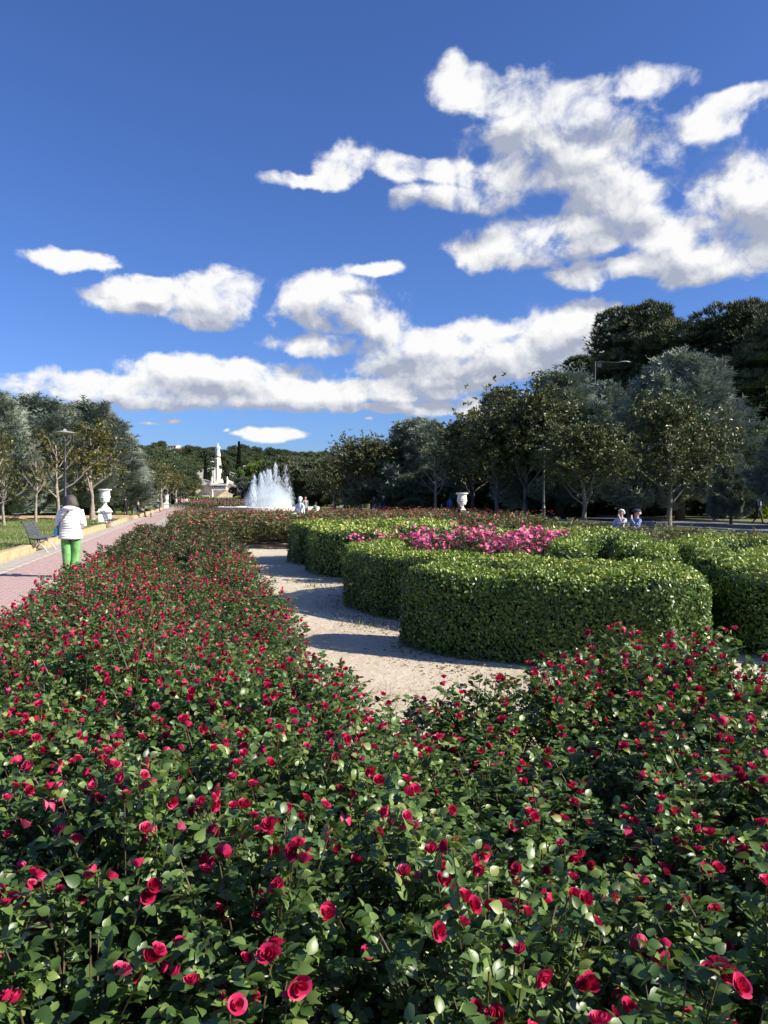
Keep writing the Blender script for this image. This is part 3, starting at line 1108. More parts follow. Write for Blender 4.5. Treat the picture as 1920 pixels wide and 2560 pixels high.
def pine_meshes(seed, H, Rm, lobes=26, tufts=220, leaf='pine_leaf', size=.55, crown_lo=.35, flat=.62):
    """pine with billowing clumps of needles on forked limbs"""
    nr = np.random.default_rng(seed)
    rng = random.Random(seed)
    c = Cloud()
    tubes = [([Vector((0, 0, 0)), Vector((.15, .1, H * .3)), Vector((.1, -.1, H * .6)), Vector((0, 0, H * .85))], [H * .022, H * .018, H * .013, .04])]
    for i in range(lobes):
        f = (i + .5) / lobes
        zz = crown_lo + (1 - crown_lo) * (f ** .8)
        g = (zz - crown_lo) / (1 - crown_lo)
        rr = Rm * math.sqrt(max(.04, 1 - abs(g * 1.5 - .55) ** 2.0)) * (rng.uniform(.25, .92))
        a = i * 2.4 + rng.uniform(-.4, .4)
        lr = Rm * rng.uniform(.26, .42)
        cc = np.array([rr * math.cos(a), rr * math.sin(a), H * zz - lr * flat * .8])
        tubes.append(([Vector((0, 0, H * max(.25, zz - .22))), Vector(cc) * .55 + Vector((0, 0, H * .3 * zz)), Vector(cc)], [H * .008, H * .006, .03]))
        n = tufts
        d = rnd_unit(nr, n)
        d[:, 2] = np.where(d[:, 2] < -.35, -d[:, 2], d[:, 2])
        bump = 1 + .20 * np.sin(d[:, 0] * 7 + i) * np.sin(d[:, 1] * 6 + 2 * i) + .12 * np.sin(d[:, 2] * 11 + d[:, 0] * 9)
        P = cc + d * np.array([[lr, lr, lr * flat]]) * (bump * nr.uniform(.88, 1.04, n))[:, None]
        ax = unit(d + np.array([[0, 0, .55]]) + nr.normal(0, .25, (n, 3)))
        tint = np.clip(nr.normal(.42, .16) + nr.normal(0, .16, n) + .10 * (bump - 1) * 4, 0, 1)
        c.add(*scatter(TUFT[0], TUFT[1], P, frames(ax, rnd_unit(nr, n)), size * nr.uniform(.6, 1.2, n), tint))
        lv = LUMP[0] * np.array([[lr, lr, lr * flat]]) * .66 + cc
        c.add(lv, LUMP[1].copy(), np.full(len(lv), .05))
    tm = tubes_mesh('trunk', tubes, M['bark_dark'])
    return tm, c.mesh('crown', M[leaf])


def columnar_meshes(seed, H, Rm):
    nr = np.random.default_rng(seed)
    n = 2600
    f = nr.uniform(0, 1, n)
    a = nr.uniform(0, 6.28, n)
    r = Rm * np.clip(1 - f, 0, 1) ** .75 * (0.5 + .5 * np.minimum(1, f * 8 + .2)) * nr.uniform(.75, 1.05, n)
    P = np.stack([r * np.cos(a), r * np.sin(a), H * (.03 + .95 * f)], 1)
    ax = unit(np.stack([np.cos(a) * .35, np.sin(a) * .35, np.ones(n)], 1) + nr.normal(0, .12, (n, 3)))
    c = Cloud()
    c.add(*scatter(TUFT[0], TUFT[1], P, frames(ax, rnd_unit(nr, n)), H * .045 * nr.uniform(.6, 1.2, n), np.clip(nr.normal(.5, .25, n), 0, 1)))
    tr = MB().tube([(0, 0, 0), (0, 0, H * .6)], [Rm * .2, .05], 6).mesh('trunk', M['bark_dark'], True)
    return tr, c.mesh('crown', M['columnar_leaf'])


def mesh_h(ms):
    me = ms[1]
    if me.name not in HEIGHT:
        co = np.empty(len(me.vertices) * 3, np.float32)
        me.vertices.foreach_get('co', co)
        HEIGHT[me.name] = float(np.percentile(co[2::3], 99.5))
    return HEIGHT[me.name]


HEIGHT = {}


def plant(name, label, meshes, loc, rz=0.0, s=1.0, group=None, cat='tree'):
    t = thing(name, label, cat, loc, rz, group)
    if hasattr(s, '__len__'):
        t.scale = s
    else:
        t.scale = (s, s, s)
    obj('trunk', meshes[0], t)
    obj('crown', meshes[1], t)
    return t


CACHE = {}

# ---- blue conifers
CYP = [cypress_meshes(11, 10.0, 3.6), cypress_meshes(23, 10.0, 3.4), cypress_meshes(37, 10.0, 3.1, sharp=1.25)]


def conifer(label, i, px, top, d, rz, wide=1.0, group=None):
    h = zat(top, d)
    s = h / mesh_h(CYP[i])
    return plant('blue_conifer', label, CYP[i], at(px, d), rz, (s * wide * 1.2, s * wide * 1.2, s), group)


conifer('blue green conifer cut by the left picture edge', 0, -28, 985, 46, .3, 1.0)
conifer('broad blue conifer behind the bench and first lamp', 0, 88, 1003, 62, 1.3, 1.4)
conifer('blue conifer with pointed tufts right of the tall lamp', 1, 218, 1015, 66, 2.2, 1.5)
conifer('low blue conifer filling the gap left of the lamp', 2, 20, 1060, 58, 4.2, 1.2)
conifer('blue conifer behind the bare magnolia branches', 2, 150, 1050, 70, 5.2, 1.25)
conifer('dark conifer behind the first white urn', 1, 280, 1085, 88, .9, 1.2)
conifer('huge blue conifer behind the magnolias beside the seated couple', 0, 1700, 900, 54, .5, 1.12)
conifer('tall blue conifer beside the street light pole', 1, 1400, 938, 60, 3.0, 1.2)
conifer('round topped blue conifer behind the pale bare branches', 0, 1052, 1052, 84, 4.0, 1.25)
conifer('narrow dark conifer between two broad ones', 2, 1520, 965, 66, 1.0, .8)
conifer('blue conifer behind the big magnolia pair', 2, 1255, 985, 72, 2.0, 1.15)
conifer('low blue conifer by the walking man', 1, 1828, 1140, 47, 2.6, .9)
conifer('dark conifer on the far side of the shaded road', 2, 1600, 1010, 74, 5.0, 1.25)
conifer('dark conifer behind the lone lamp on the right', 1, 1330, 1040, 80, .2, 1.2)
conifer('dark conifer beyond the standing couple', 0, 930, 1110, 104, 1.9, 1.2)
conifer('dark conifer right of the bare branched tree', 2, 1150, 1060, 92, 3.6, 1.3)
conifer('conifer just outside the frame shading the lawn', 1, 2060, 960, 42, 1.2, 1.1)

# ---- big pines behind on the right, some standing just outside the frame
PIN = [pine_meshes(5, 20.0, 6.2, 32, 520, size=.54), pine_meshes(8, 20.0, 6.6, 34, 520, size=.54), pine_meshes(14, 20.0, 5.6, 28, 520, size=.54)]


def big_pine(label, i, px, top, d, rz, wide=1.0):
    s = zat(top, d) / mesh_h(PIN[i])
    return plant('big_pine', label, PIN[i], at(px, d), rz, (s * wide, s * wide, s))


big_pine('tall dark pine with rounded crown behind the street light', 0, 1600, 772, 84, .4, 1.12)
big_pine('tall dark pine at the upper right behind the conifers', 1, 1850, 768, 78, 1.9, 1.1)
big_pine('dark pine low behind the street light pole', 2, 1480, 895, 96, 4.4, 1.1)
big_pine('dark pine filling the gap between the two tall pines', 2, 1735, 835, 100, 2.6, 1.25)
big_pine('pine cut by the right picture edge', 0, 1985, 780, 70, 3.3, 1.0)
conifer('conifer beyond the frame shading the right lawn', 0, 2440, 1000, 33, .9, 1.2)

# ---- magnolias
MAG = [magnolia_meshes(3, 7.0, .24, 4.3, 19, 8, dens=.9, bark='bark_grey'), magnolia_meshes(9, 7.0, .22, 4.1, 18, 8, dens=.9, bark='bark_grey'), magnolia_meshes(17, 7.0, .25, 4.4, 19, 8, dens=.85, bark='bark_grey')]
MAGY = [magnolia_meshes(31, 6.0, .3, 2.9, 11, 6, 'magnolia_leaf_yellow', .30, rad=.12, whorl=3), magnolia_meshes(42, 6.0, .25, 2.6, 11, 6, 'magnolia_leaf_yellow', .42, rad=.12, whorl=4), magnolia_meshes(47, 6.0, .34, 2.4, 10, 5, 'magnolia_leaf_yellow', .14, rad=.11, whorl=3)]


def magnolia(label, ms, H0, px, top, d, rz, wide=1.0, z=0.0, name='magnolia_tree', group=None):
    s = (zat(top, d) - z) / mesh_h(ms)
    wide = wide * (1.22 if ms in MAG else 1.12)
    return plant(name, label, ms, at(px, d, z), rz, (s * wide, s * wide, s), group)


magnolia('bronze leaved magnolia left of the seated couple', MAG[0], 6.6, 1463, 1045, 40, .4, 1.1, .05)
magnolia('bronze leaved magnolia right of the seated couple', MAG[1], 6.6, 1672, 985, 41, 2.1, .95, .05)
magnolia('tall dark magnolia left of the lone lamp post', MAG[2], 6.6, 1312, 960, 57, 1.0, 1.0, .05)
magnolia('dark magnolia with grey forked trunk behind the pink roses', MAG[0], 6.6, 1240, 1035, 58, 3.6, 1.0, .05)
magnolia('slim magnolia behind the right white urn', MAG[1], 6.6, 1180, 1025, 66, 4.4, .95, .05)
magnolia('dark leafy magnolia between the lamp post and the couple', MAG[1], 6.6, 1395, 1060, 60, 5.1, 1.0, .05)
magnolia('dark magnolia close behind the couple', MAG[2], 6.6, 1570, 1075, 62, 2.4, 1.0, .05)
magnolia('pale bare branched tree leaning beside the urn', MAGY[2], 5.6, 1088, 1100, 62, 1.2, 1.1, .05)
magnolia('olive leaved tree with ragged top right of the fountain', MAG[2], 6.6, 900, 1085, 84, 5.2, .95, .05)
magnolia('small brownish tree just right of the fountain', MAG[1], 6.6, 838, 1135, 104, .6, 1.0, .05)
magnolia('small brownish tree beside the standing pair', MAG[0], 6.6, 970, 1095, 84, 2.9, .95, .05)
magnolia('yellow leaved bare branched tree by the first lamp post', MAGY[0], 5.6, 148, 1072, 47, .8, 1.0, .17)
magnolia('pale thin tree behind the near bench', MAGY[2], 5.6, 88, 1110, 44, 2.5, .9, .17)
magnolia('olive leaved tree with pale limbs left of the urn', MAGY[1], 5.6, 232, 1045, 50, 4.0, 1.1, .17)
magnolia('yellow tinged tree behind the first urn', MAGY[1], 5.6, 283, 1095, 66, 1.1, 1.0, .17)
magnolia('yellow tinged tree by the second lamp post', MAGY[1], 5.6, 309, 1110, 70, 5.4, 1.0, .17)
magnolia('leafy tree cut by the left edge beside the bench', MAGY[1], 5.6, -30, 1070, 36, 2.2, .95, .17)
magnolia('sparse low tree at the left edge of the lawn', MAGY[0], 5.6, 10, 1150, 40, 5.6, .9, .17)
for i, (px, top, d) in enumerate(((345, 1150, 92), (362, 1135, 105), (385, 1150, 120), (405, 1160, 135), (420, 1170, 150), (438, 1180, 170))):
    magnolia('grey branched tree in the row beyond the second lamp', (MAGY[0], MAGY[2], MAGY[1])[i % 3], 5.6, px, top, d, i * 1.7, 1.3, 0, group='grey trees lining the path into the distance')

# ---- the wood on the hill
FP = [pine_meshes(101 + i, 7.5, 4.2, 12, 170, 'pine_leaf_far', .6, .38, .66) for i in range(5)]
rh = random.Random(77)
hp = []
for k in range(900):
    y = rh.uniform(345, 455)
    x = rh.uniform(-205, 20)
    px = 960 + x / y * FPX
    if not (255 < px < 1010):
        continue
    if y < 365 and 505 < px < 585:
        continue
    if 408 < px < 466:
        continue
    if any((x - a) ** 2 + (y - b) ** 2 < 52 for a, b in hp):
        continue
    hp.append((x, y))
hp = hp[:240]
for i, (x, y) in enumerate(hp):
    s = rh.uniform(.85, 1.32)
    plant('hill_pine', 'rounded dark green pine in the hill wood %s of the monument' % ('left' if x / y * FPX + 960 < 545 else 'right'), FP[i % 5], (x, y, hill_h(x, y) - .8), rh.uniform(0, 6.28), (s * rh.uniform(.95, 1.2), s, s * rh.uniform(.85, 1.1)), group='pines covering the hill')
near = [(300, 1172, 240, 1.3), (318, 1150, 252, 1.4), (345, 1140, 262, 1.4), (372, 1150, 250, 1.4), (400, 1160, 245, 1.5), (425, 1150, 270, 1.5), (445, 1165, 262, 1.4), (460, 1180, 255, 1.2), (455, 1150, 300, 1.3),
        (415, 1130, 310, 1.4), (385, 1125, 320, 1.4), (350, 1120, 330, 1.4), (640, 1165, 322, 1.3), (670, 1160, 318, 1.3), (700, 1150, 322, 1.3), (725, 1170, 300, 1.3), (755, 1155, 310, 1.3), (780, 1165, 290, 1.3), (810, 1150, 305, 1.3), (735, 1145, 338, 1.2), (690, 1180, 290, 1.2), (480, 1150, 332, 1.2), (505, 1152, 338, 1.1), (590, 1160, 335, 1.1), (620, 1150, 345, 1.2)]
for i, (px, top, d, w) in enumerate(near):
    x = xat(px, d)
    z = max(0, hill_h(x, d)) - .2
    s = max(.5, (zat(top, d) - z) / 7.2)
    plant('hill_pine', 'green pine on the lower slope of the hill', FP[i % 5], (x, d, z), i * 1.3, (min(s, 1.5) * w, min(s, 1.5) * w, s), group='pines on the lower slope')
CO = columnar_meshes(4, 10.0, .62)


def columnar(label, px, top, bot, d, w=1.0):
    z0 = zat(bot, d)
    h = zat(top, d) - z0
    plant('columnar_cypress', label, CO, (xat(px, d), d, z0), px, (h / 10 * w, h / 10 * w, h / 10))


columnar('tall pointed cypress right of the monument', 598, 1104, 1186, 318, 1.25)
columnar('dark narrow cypress left of the monument', 514, 1140, 1205, 290, 1.25)


def shrub_mass(name, label, px, py_top, d, w, leaf, cat='shrub', seed=0, group=None):
    key = ('sh', leaf)
    if key not in CACHE:
        CACHE[key] = pine_meshes(201 + len(CACHE), 4.0, 2.6, 12, 330, leaf, .40, .12, .75)
    z = max(0.0, hill_h(xat(px, d), d)) - .2
    h = zat(py_top, d) - z
    plant(name, label, CACHE[key], (xat(px, d), d, z), seed, (w / 5.2, w / 5.2, h / 3.9), group, cat)



shrub_mass('spring_tree', 'bright yellow green tree above the fountain jets', 660, 1158, 300, 17, 'bright_leaf', 'tree', 1)
shrub_mass('spring_tree', 'bright yellow green tree left of the fountain top', 632, 1164, 305, 9, 'bright_leaf', 'tree', 2)
shrub_mass('spring_tree', 'small bright green tree right of the stair', 601, 1176, 292, 4.2, 'bright_leaf', 'tree', 3)
shrub_mass('grey_tree', 'grey green round tree hiding the right end of the cascade wall', 607, 1198, 225, 7.2, 'grey_leaf', 'tree', 4)
shrub_mass('grey_tree', 'grey green tree at the right foot of the cascade', 622, 1210, 205, 5.2, 'grey_leaf', 'tree', 5)
shrub_mass('green_tree', 'green tree left of the pedestal stairs', 525, 1176, 296, 3.2, 'pine_leaf_far', 'tree', 6)
shrub_mass('green_tree', 'green tree close right of the pedestal', 571, 1152, 315, 5.0, 'pine_leaf_far', 'tree', 7)
shrub_mass('green_tree', 'low green tree right of the pedestal stairs', 582, 1192, 290, 4.5, 'pine_leaf_far', 'tree', 8)
shrub_mass('green_tree', 'low green tree left of the cascade coping', 474, 1214, 278, 5.0, 'pine_leaf_far', 'tree', 9)
shrub_mass('green_tree', 'leafy green tree deep in shade at the right edge', 1905, 1085, 60, 7.0, 'bright_leaf', 'tree', 10)
shrub_mass('grey_tree', 'grey green tree beyond the row of bare trees', 372, 1160, 175, 9, 'grey_leaf', 'tree', 11)
shrub_mass('grey_tree', 'grey green round tree beside the far path', 432, 1200, 190, 7, 'grey_leaf', 'tree', 12)
shrub_mass('green_tree', 'round green tree left of the clipped far hedge', 470, 1228, 215, 7, 'pine_leaf_far', 'tree', 13)
for i, (px, d, top, w) in enumerate(((720, 130, 1150, 10), (750, 125, 1165, 9), (690, 170, 1175, 10), (780, 120, 1160, 9), (810, 140, 1150, 10), (860, 118, 1150, 9), (745, 200, 1150, 12))):
    shrub_mass('green_tree', 'dark green tree in the belt right of the fountain', px, top, d, w, 'pine_leaf', 'tree', 20 + i, group='dark trees right of the fountain')
# dark shrubs closing the view under the trees on the right and the left
rs = random.Random(9)
for i in range(20):
    d = rs.uniform(66, 110)
    px = 1000 + 47 * i + rs.uniform(-15, 15)
    shrub_mass('dark_shrub', 'dark evergreen shrub in the shade beyond the road', px, rs.uniform(1175, 1215), d, rs.uniform(6, 9), 'pine_leaf', 'shrub', i, group='shrubs in the shade beyond the right road')
for i in range(10):
    d = rs.uniform(84, 120)
    px = -20 + 40 * i + rs.uniform(-10, 10)
    shrub_mass('dark_shrub', 'dark evergreen shrub in the shade behind the left conifers', px, rs.uniform(1165, 1205), d, rs.uniform(7, 10), 'pine_leaf', 'shrub', 40 + i, group='shrubs behind the left conifers')

# ================================================================== CLIPPED HEDGES OF THE PARTERRE
def spline(pts, step=0.06):
    P = np.array(pts, float)
    P = np.vstack([2 * P[0] - P[1], P, 2 * P[-1] - P[-2]])
    out = []
    for i in range(1, len(P) - 2):
        n = max(2, int(np.linalg.norm(P[i + 1] - P[i]) / step))
        t = np.linspace(0, 1, n, endpoint=False)[:, None]
        a, b, c, d = P[i - 1], P[i], P[i + 1], P[i + 2]
        out.append(.5 * ((2 * b) + (-a + c) * t + (2 * a - 5 * b + 4 * c - d) * t ** 2 + (-a + 3 * b - 3 * c + d) * t ** 3))
    out.append(P[-2:-1])
    return np.vstack(out)


def hedge(label, pts, w, h, dens, size, seed, group='clipped scroll hedges of the parterre', fine=False):
    nr = np.random.default_rng(seed)
    C = spline(pts)
    Tn = np.gradient(C, axis=0)
    Tn = Tn / np.linalg.norm(Tn, axis=1, keepdims=True)
    Nn = np.stack([-Tn[:, 1], Tn[:, 0]], 1)
    L = np.linalg.norm(np.diff(C, axis=0), axis=1).sum()
    rs = min(.16, w * .3)
    hw = w / 2
    side, arc, top = h - rs - .02, rs * math.pi / 2, hw - rs
    per = side + arc + top

    def profile(q):
        lat = np.where(q < side, hw, np.where(q < side + arc, hw - rs + rs * np.cos((q - side) / rs), hw - rs - (q - side - arc)))
        z = np.where(q < side, .02 + q, np.where(q < side + arc, h - rs + rs * np.sin((q - side) / rs), h))
        an = np.clip((q - side) / rs, 0, math.pi / 2)
        return lat, z, np.cos(an), np.sin(an)

    n_side = int(L * 2 * per * dens)
    n_end = int(2 * math.pi * hw * .5 * per * dens * 1.1)
    # sides
    spd = []
    for sgn in (-1.0, 1.0):
        g = np.gradient(C + Nn * sgn * hw * .92, axis=0)
        spd.append(np.maximum(np.einsum('ij,ij->i', g, Tn), .12 * np.linalg.norm(np.gradient(C, axis=0), axis=1)))
    wgt = np.concatenate(spd)
    n_side = int(wgt.sum() * per * dens)
    kk = nr.choice(len(wgt), n_side, p=wgt / wgt.sum())
    k = kk % len(C)
    sg = np.where(kk < len(C), -1.0, 1.0)
    q = nr.uniform(0, per, n_side)
    lat, z, nl, nz = profile(q)
    k2 = np.clip(k + np.where(nr.random(n_side) < .5, -1, 1), 0, len(C) - 1)
    fr_ = nr.uniform(0, .5, n_side)[:, None]
    Ck = C[k] * (1 - fr_) + C[k2] * fr_
    Nk = Nn[k] * (1 - fr_) + Nn[k2] * fr_
    xy = Ck + Nk * (sg * lat)[:, None]
    P = np.column_stack([xy, z])
    No = np.column_stack([Nk * (sg * nl)[:, None], nz])
    # rounded ends
    for e, sgn in ((0, -1), (-1, 1)):
        q = nr.uniform(0, per, n_end)
        an = nr.uniform(-math.pi / 2, math.pi / 2, n_end)
        lat, z, nl, nz = profile(q)
        d = Tn[e] * sgn * np.cos(an)[:, None] + Nn[e] * np.sin(an)[:, None]
        P = np.vstack([P, np.column_stack([C[e] + d * lat[:, None], z])])
        No = np.vstack([No, np.column_stack([d * nl[:, None], nz])])
    n = len(P)
    bulge = .035 * np.sin(P[:, 0] * 4.1 + P[:, 2] * 3 + seed) * np.sin(P[:, 1] * 3.7 + seed) + .02 * np.sin(P[:, 0] * 11 + P[:, 1] * 9)
    P = P + No * (bulge + nr.normal(0, .016, n))[:, None]
    stray = nr.random(n) < .012
    P = P + No * (stray * nr.uniform(.02, .07, n))[:, None]
    rnd = rnd_unit(nr, n)
    ax = unit(np.cross(No, rnd) + No * nr.uniform(.05, .6, n)[:, None] + np.array([[0, 0, .3]]))
    nrm = unit(No + rnd_unit(nr, n) * .55)
    low = np.clip(1 - P[:, 2] / .25, 0, 1)
    keep = nr.random(n) > low * .2
    P, ax, nrm, nrm0 = P[keep], ax[keep], nrm[keep], No[keep][:, 2]
    n = len(P)
    tint = np.clip(nr.beta(2.2, 2.6, n) + .46 * (nrm0 > .7) - .15, 0, 1)      # fresh shoots on top; sunlit tops and shaded sides also put into the tint
    c = Cloud()
    lf = HLEAF if fine else LEAF4
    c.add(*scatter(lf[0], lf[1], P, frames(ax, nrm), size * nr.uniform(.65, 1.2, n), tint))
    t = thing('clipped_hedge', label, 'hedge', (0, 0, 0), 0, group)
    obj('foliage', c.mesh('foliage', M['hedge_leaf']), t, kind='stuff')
    # dense twiggy inside
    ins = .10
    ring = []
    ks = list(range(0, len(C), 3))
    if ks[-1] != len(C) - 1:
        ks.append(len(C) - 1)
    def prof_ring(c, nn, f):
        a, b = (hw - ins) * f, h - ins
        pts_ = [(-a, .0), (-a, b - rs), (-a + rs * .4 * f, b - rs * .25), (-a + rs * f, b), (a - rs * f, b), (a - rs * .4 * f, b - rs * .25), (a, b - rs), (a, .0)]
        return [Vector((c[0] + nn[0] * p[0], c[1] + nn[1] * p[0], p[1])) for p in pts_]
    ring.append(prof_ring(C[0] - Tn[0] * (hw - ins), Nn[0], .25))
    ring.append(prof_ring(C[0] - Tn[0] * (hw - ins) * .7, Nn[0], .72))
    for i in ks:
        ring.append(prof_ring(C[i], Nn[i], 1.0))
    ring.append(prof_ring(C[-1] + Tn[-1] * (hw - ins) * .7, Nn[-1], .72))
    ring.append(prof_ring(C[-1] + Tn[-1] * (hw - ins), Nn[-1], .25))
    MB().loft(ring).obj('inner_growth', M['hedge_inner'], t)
    return t


hedge('large glossy clipped hedge with a sunlit right end behind the near roses',
      [(.60, 8.35), (.85, 8.05), (1.3, 7.75), (1.9, 7.45), (2.38, 7.25), (2.68, 7.35), (2.82, 7.8), (2.98, 8.4), (3.2, 9.1)],
      .74, .84, 4000, .041, 1, fine=True)
hedge('long clipped hedge lobe beside the sand path, left of the magenta roses',
      [(1.0, 13.6), (.25, 13.0), (-.18, 12.2), (-.15, 11.3), (.25, 10.5), (.85, 9.85), (1.5, 9.25), (2.1, 8.6), (2.4, 8.0)],
      .74, .84, 2900, .046, 11)
hedge('clipped hedge cut by the right picture edge', [(6.0, 11.6), (5.1, 10.4), (4.42, 9.3), (4.02, 8.45), (3.98, 8.0), (4.4, 7.6), (5.2, 7.3)], .72, .84, 2900, .045, 2)
hedge('clipped hedge loop with a dark slit in front of the seated couple', [(2.2, 9.2), (2.38, 10.0), (2.64, 11.0), (3.05, 12.1), (3.6, 12.75), (4.0, 12.4), (3.86, 11.7), (3.6, 11.0), (3.3, 10.3), (3.1, 9.9)], .38, 1.0, 2000, .048, 3)
hedge('small clipped hedge mound between loop and right hedge', [(3.25, 9.1), (3.5, 9.9), (3.82, 10.45), (4.15, 10.3), (4.08, 9.6), (3.86, 9.0), (3.7, 8.6)], .42, .95, 2000, .052, 4)
hedge('clipped hedge lobe beside the sand path in the middle distance', [(-.1, 15.3), (-.55, 15.6), (-.95, 16.0), (-1.2, 16.6), (-1.15, 17.3), (-.7, 17.8), (.1, 17.9), (1.0, 17.4)], .85, .94, 900, .075, 5)
hedge('farthest clipped hedge lobe at the head of the sand path', [(-1.1, 18.2), (-1.65, 18.6), (-1.95, 19.3), (-1.8, 20.1), (-1.0, 20.6), (.2, 20.5)], .85, .96, 800, .08, 6)
hedge('clipped hedge mound left of the magenta roses', [(.2, 16.2), (.7, 16.0), (1.05, 16.5), (1.3, 17.4), (1.0, 18.6), (.5, 19.4)], .8, 1.02, 800, .075, 7)
hedge('clipped hedge band behind the magenta roses', [(1.6, 15.2), (2.3, 15.6), (3.0, 15.8), (3.7, 16.4), (4.8, 16.6)], .7, .9, 800, .075, 8)
hedge('low clipped hedge band inside the big lobe', [(.95, 10.3), (1.5, 9.5), (2.0, 9.2), (2.3, 9.2)], .45, .72, 1000, .06, 9)
hedge('clipped hedge at the far right of the parterre', [(5.3, 13.2), (6.0, 13.9), (6.9, 13.7), (7.5, 12.8)], .65, .86, 800, .075, 10)

# ================================================================== ROSES
def petal_bloom(seed, openness=1.0, grid=4):
    """a half open rose: rings of overlapping cupped petals round a tight heart"""
    rng = random.Random(seed)
    V, F, T = [], [], []

    def petal(a0, wid, r0, h, curl, tl, z0=0.0):
        b = len(V)
        g = grid
        for i in range(g):
            t = i / (g - 1)
            for j in range(g):
                s = -1 + 2 * j / (g - 1)
                w = wid * math.sin(math.pi * min(.98, .18 + .62 * t)) ** .7
                rr = r0 * (.28 + .85 * math.sin(min(1.5, t * 1.75))) + curl * max(0, t - .62) * r0 * 2.2
                ang = a0 + s * w
                z = z0 + h * (t - .14 * t * s * s * (1 if t > .5 else .3)) - curl * max(0, t - .7) * h * .8
                V.append((rr * math.cos(ang), rr * math.sin(ang), z)); T.append(tl + rng.uniform(-.06, .06) + .12 * t)
        for i in range(g - 1):
            for j in range(g - 1):
                a = b + i * g + j
                F.append((a, a + 1, a + g + 1, a + g))

    a = rng.uniform(0, 6.28)
    for i in range(3):
        petal(a + i * 2.1, 1.3, .30, 1.15, 0, .30 + .1 * rng.random())
    for i in range(4):
        petal(a + .5 + i * 1.57, 1.05, .58 * (.85 + .15 * openness), 1.12, .10 * openness, .42 + .2 * rng.random())
    for i in range(5):
        petal(a + .2 + i * 1.257 + rng.uniform(-.15, .15), .85, .86 * (.72 + .28 * openness), .98 * rng.uniform(.88, 1.08), .28 * openness, .5 + .3 * rng.random())
    # green sepals below
    return np.array(V), np.array(F), np.clip(np.array(T), 0, 1)


BLOOM = []
for i, op in enumerate((1.0, .7, 1.25, .35)):
    V, F, T = petal_bloom(60 + i, op)
    BLOOM.append(mesh_np('rose_bloom', V, [F], M['red_petal'], T, True))
BUDV, BUDF, BUDT = petal_bloom(99, .0, 3)
LOWV, LOWF, LOWT = petal_bloom(71, .9, 3)
CALYX = MB().lathe([(.06, -.9), (.07, -.25), (.3, -.12), (.42, .12), (.3, .1)], 7).mesh('calyx', M['rose_stem'], True)
BLOWN = (np.array([(0, 0, .1)] + [(math.cos(k * math.pi / 5) * (1 if k % 2 == 0 else .72), math.sin(k * math.pi / 5) * (1 if k % 2 == 0 else .72), .35 + .12 * (k % 2)) for k in range(10)], float),
         np.array([(0, k + 1, (k + 1) % 10 + 1) for k in range(10)]))


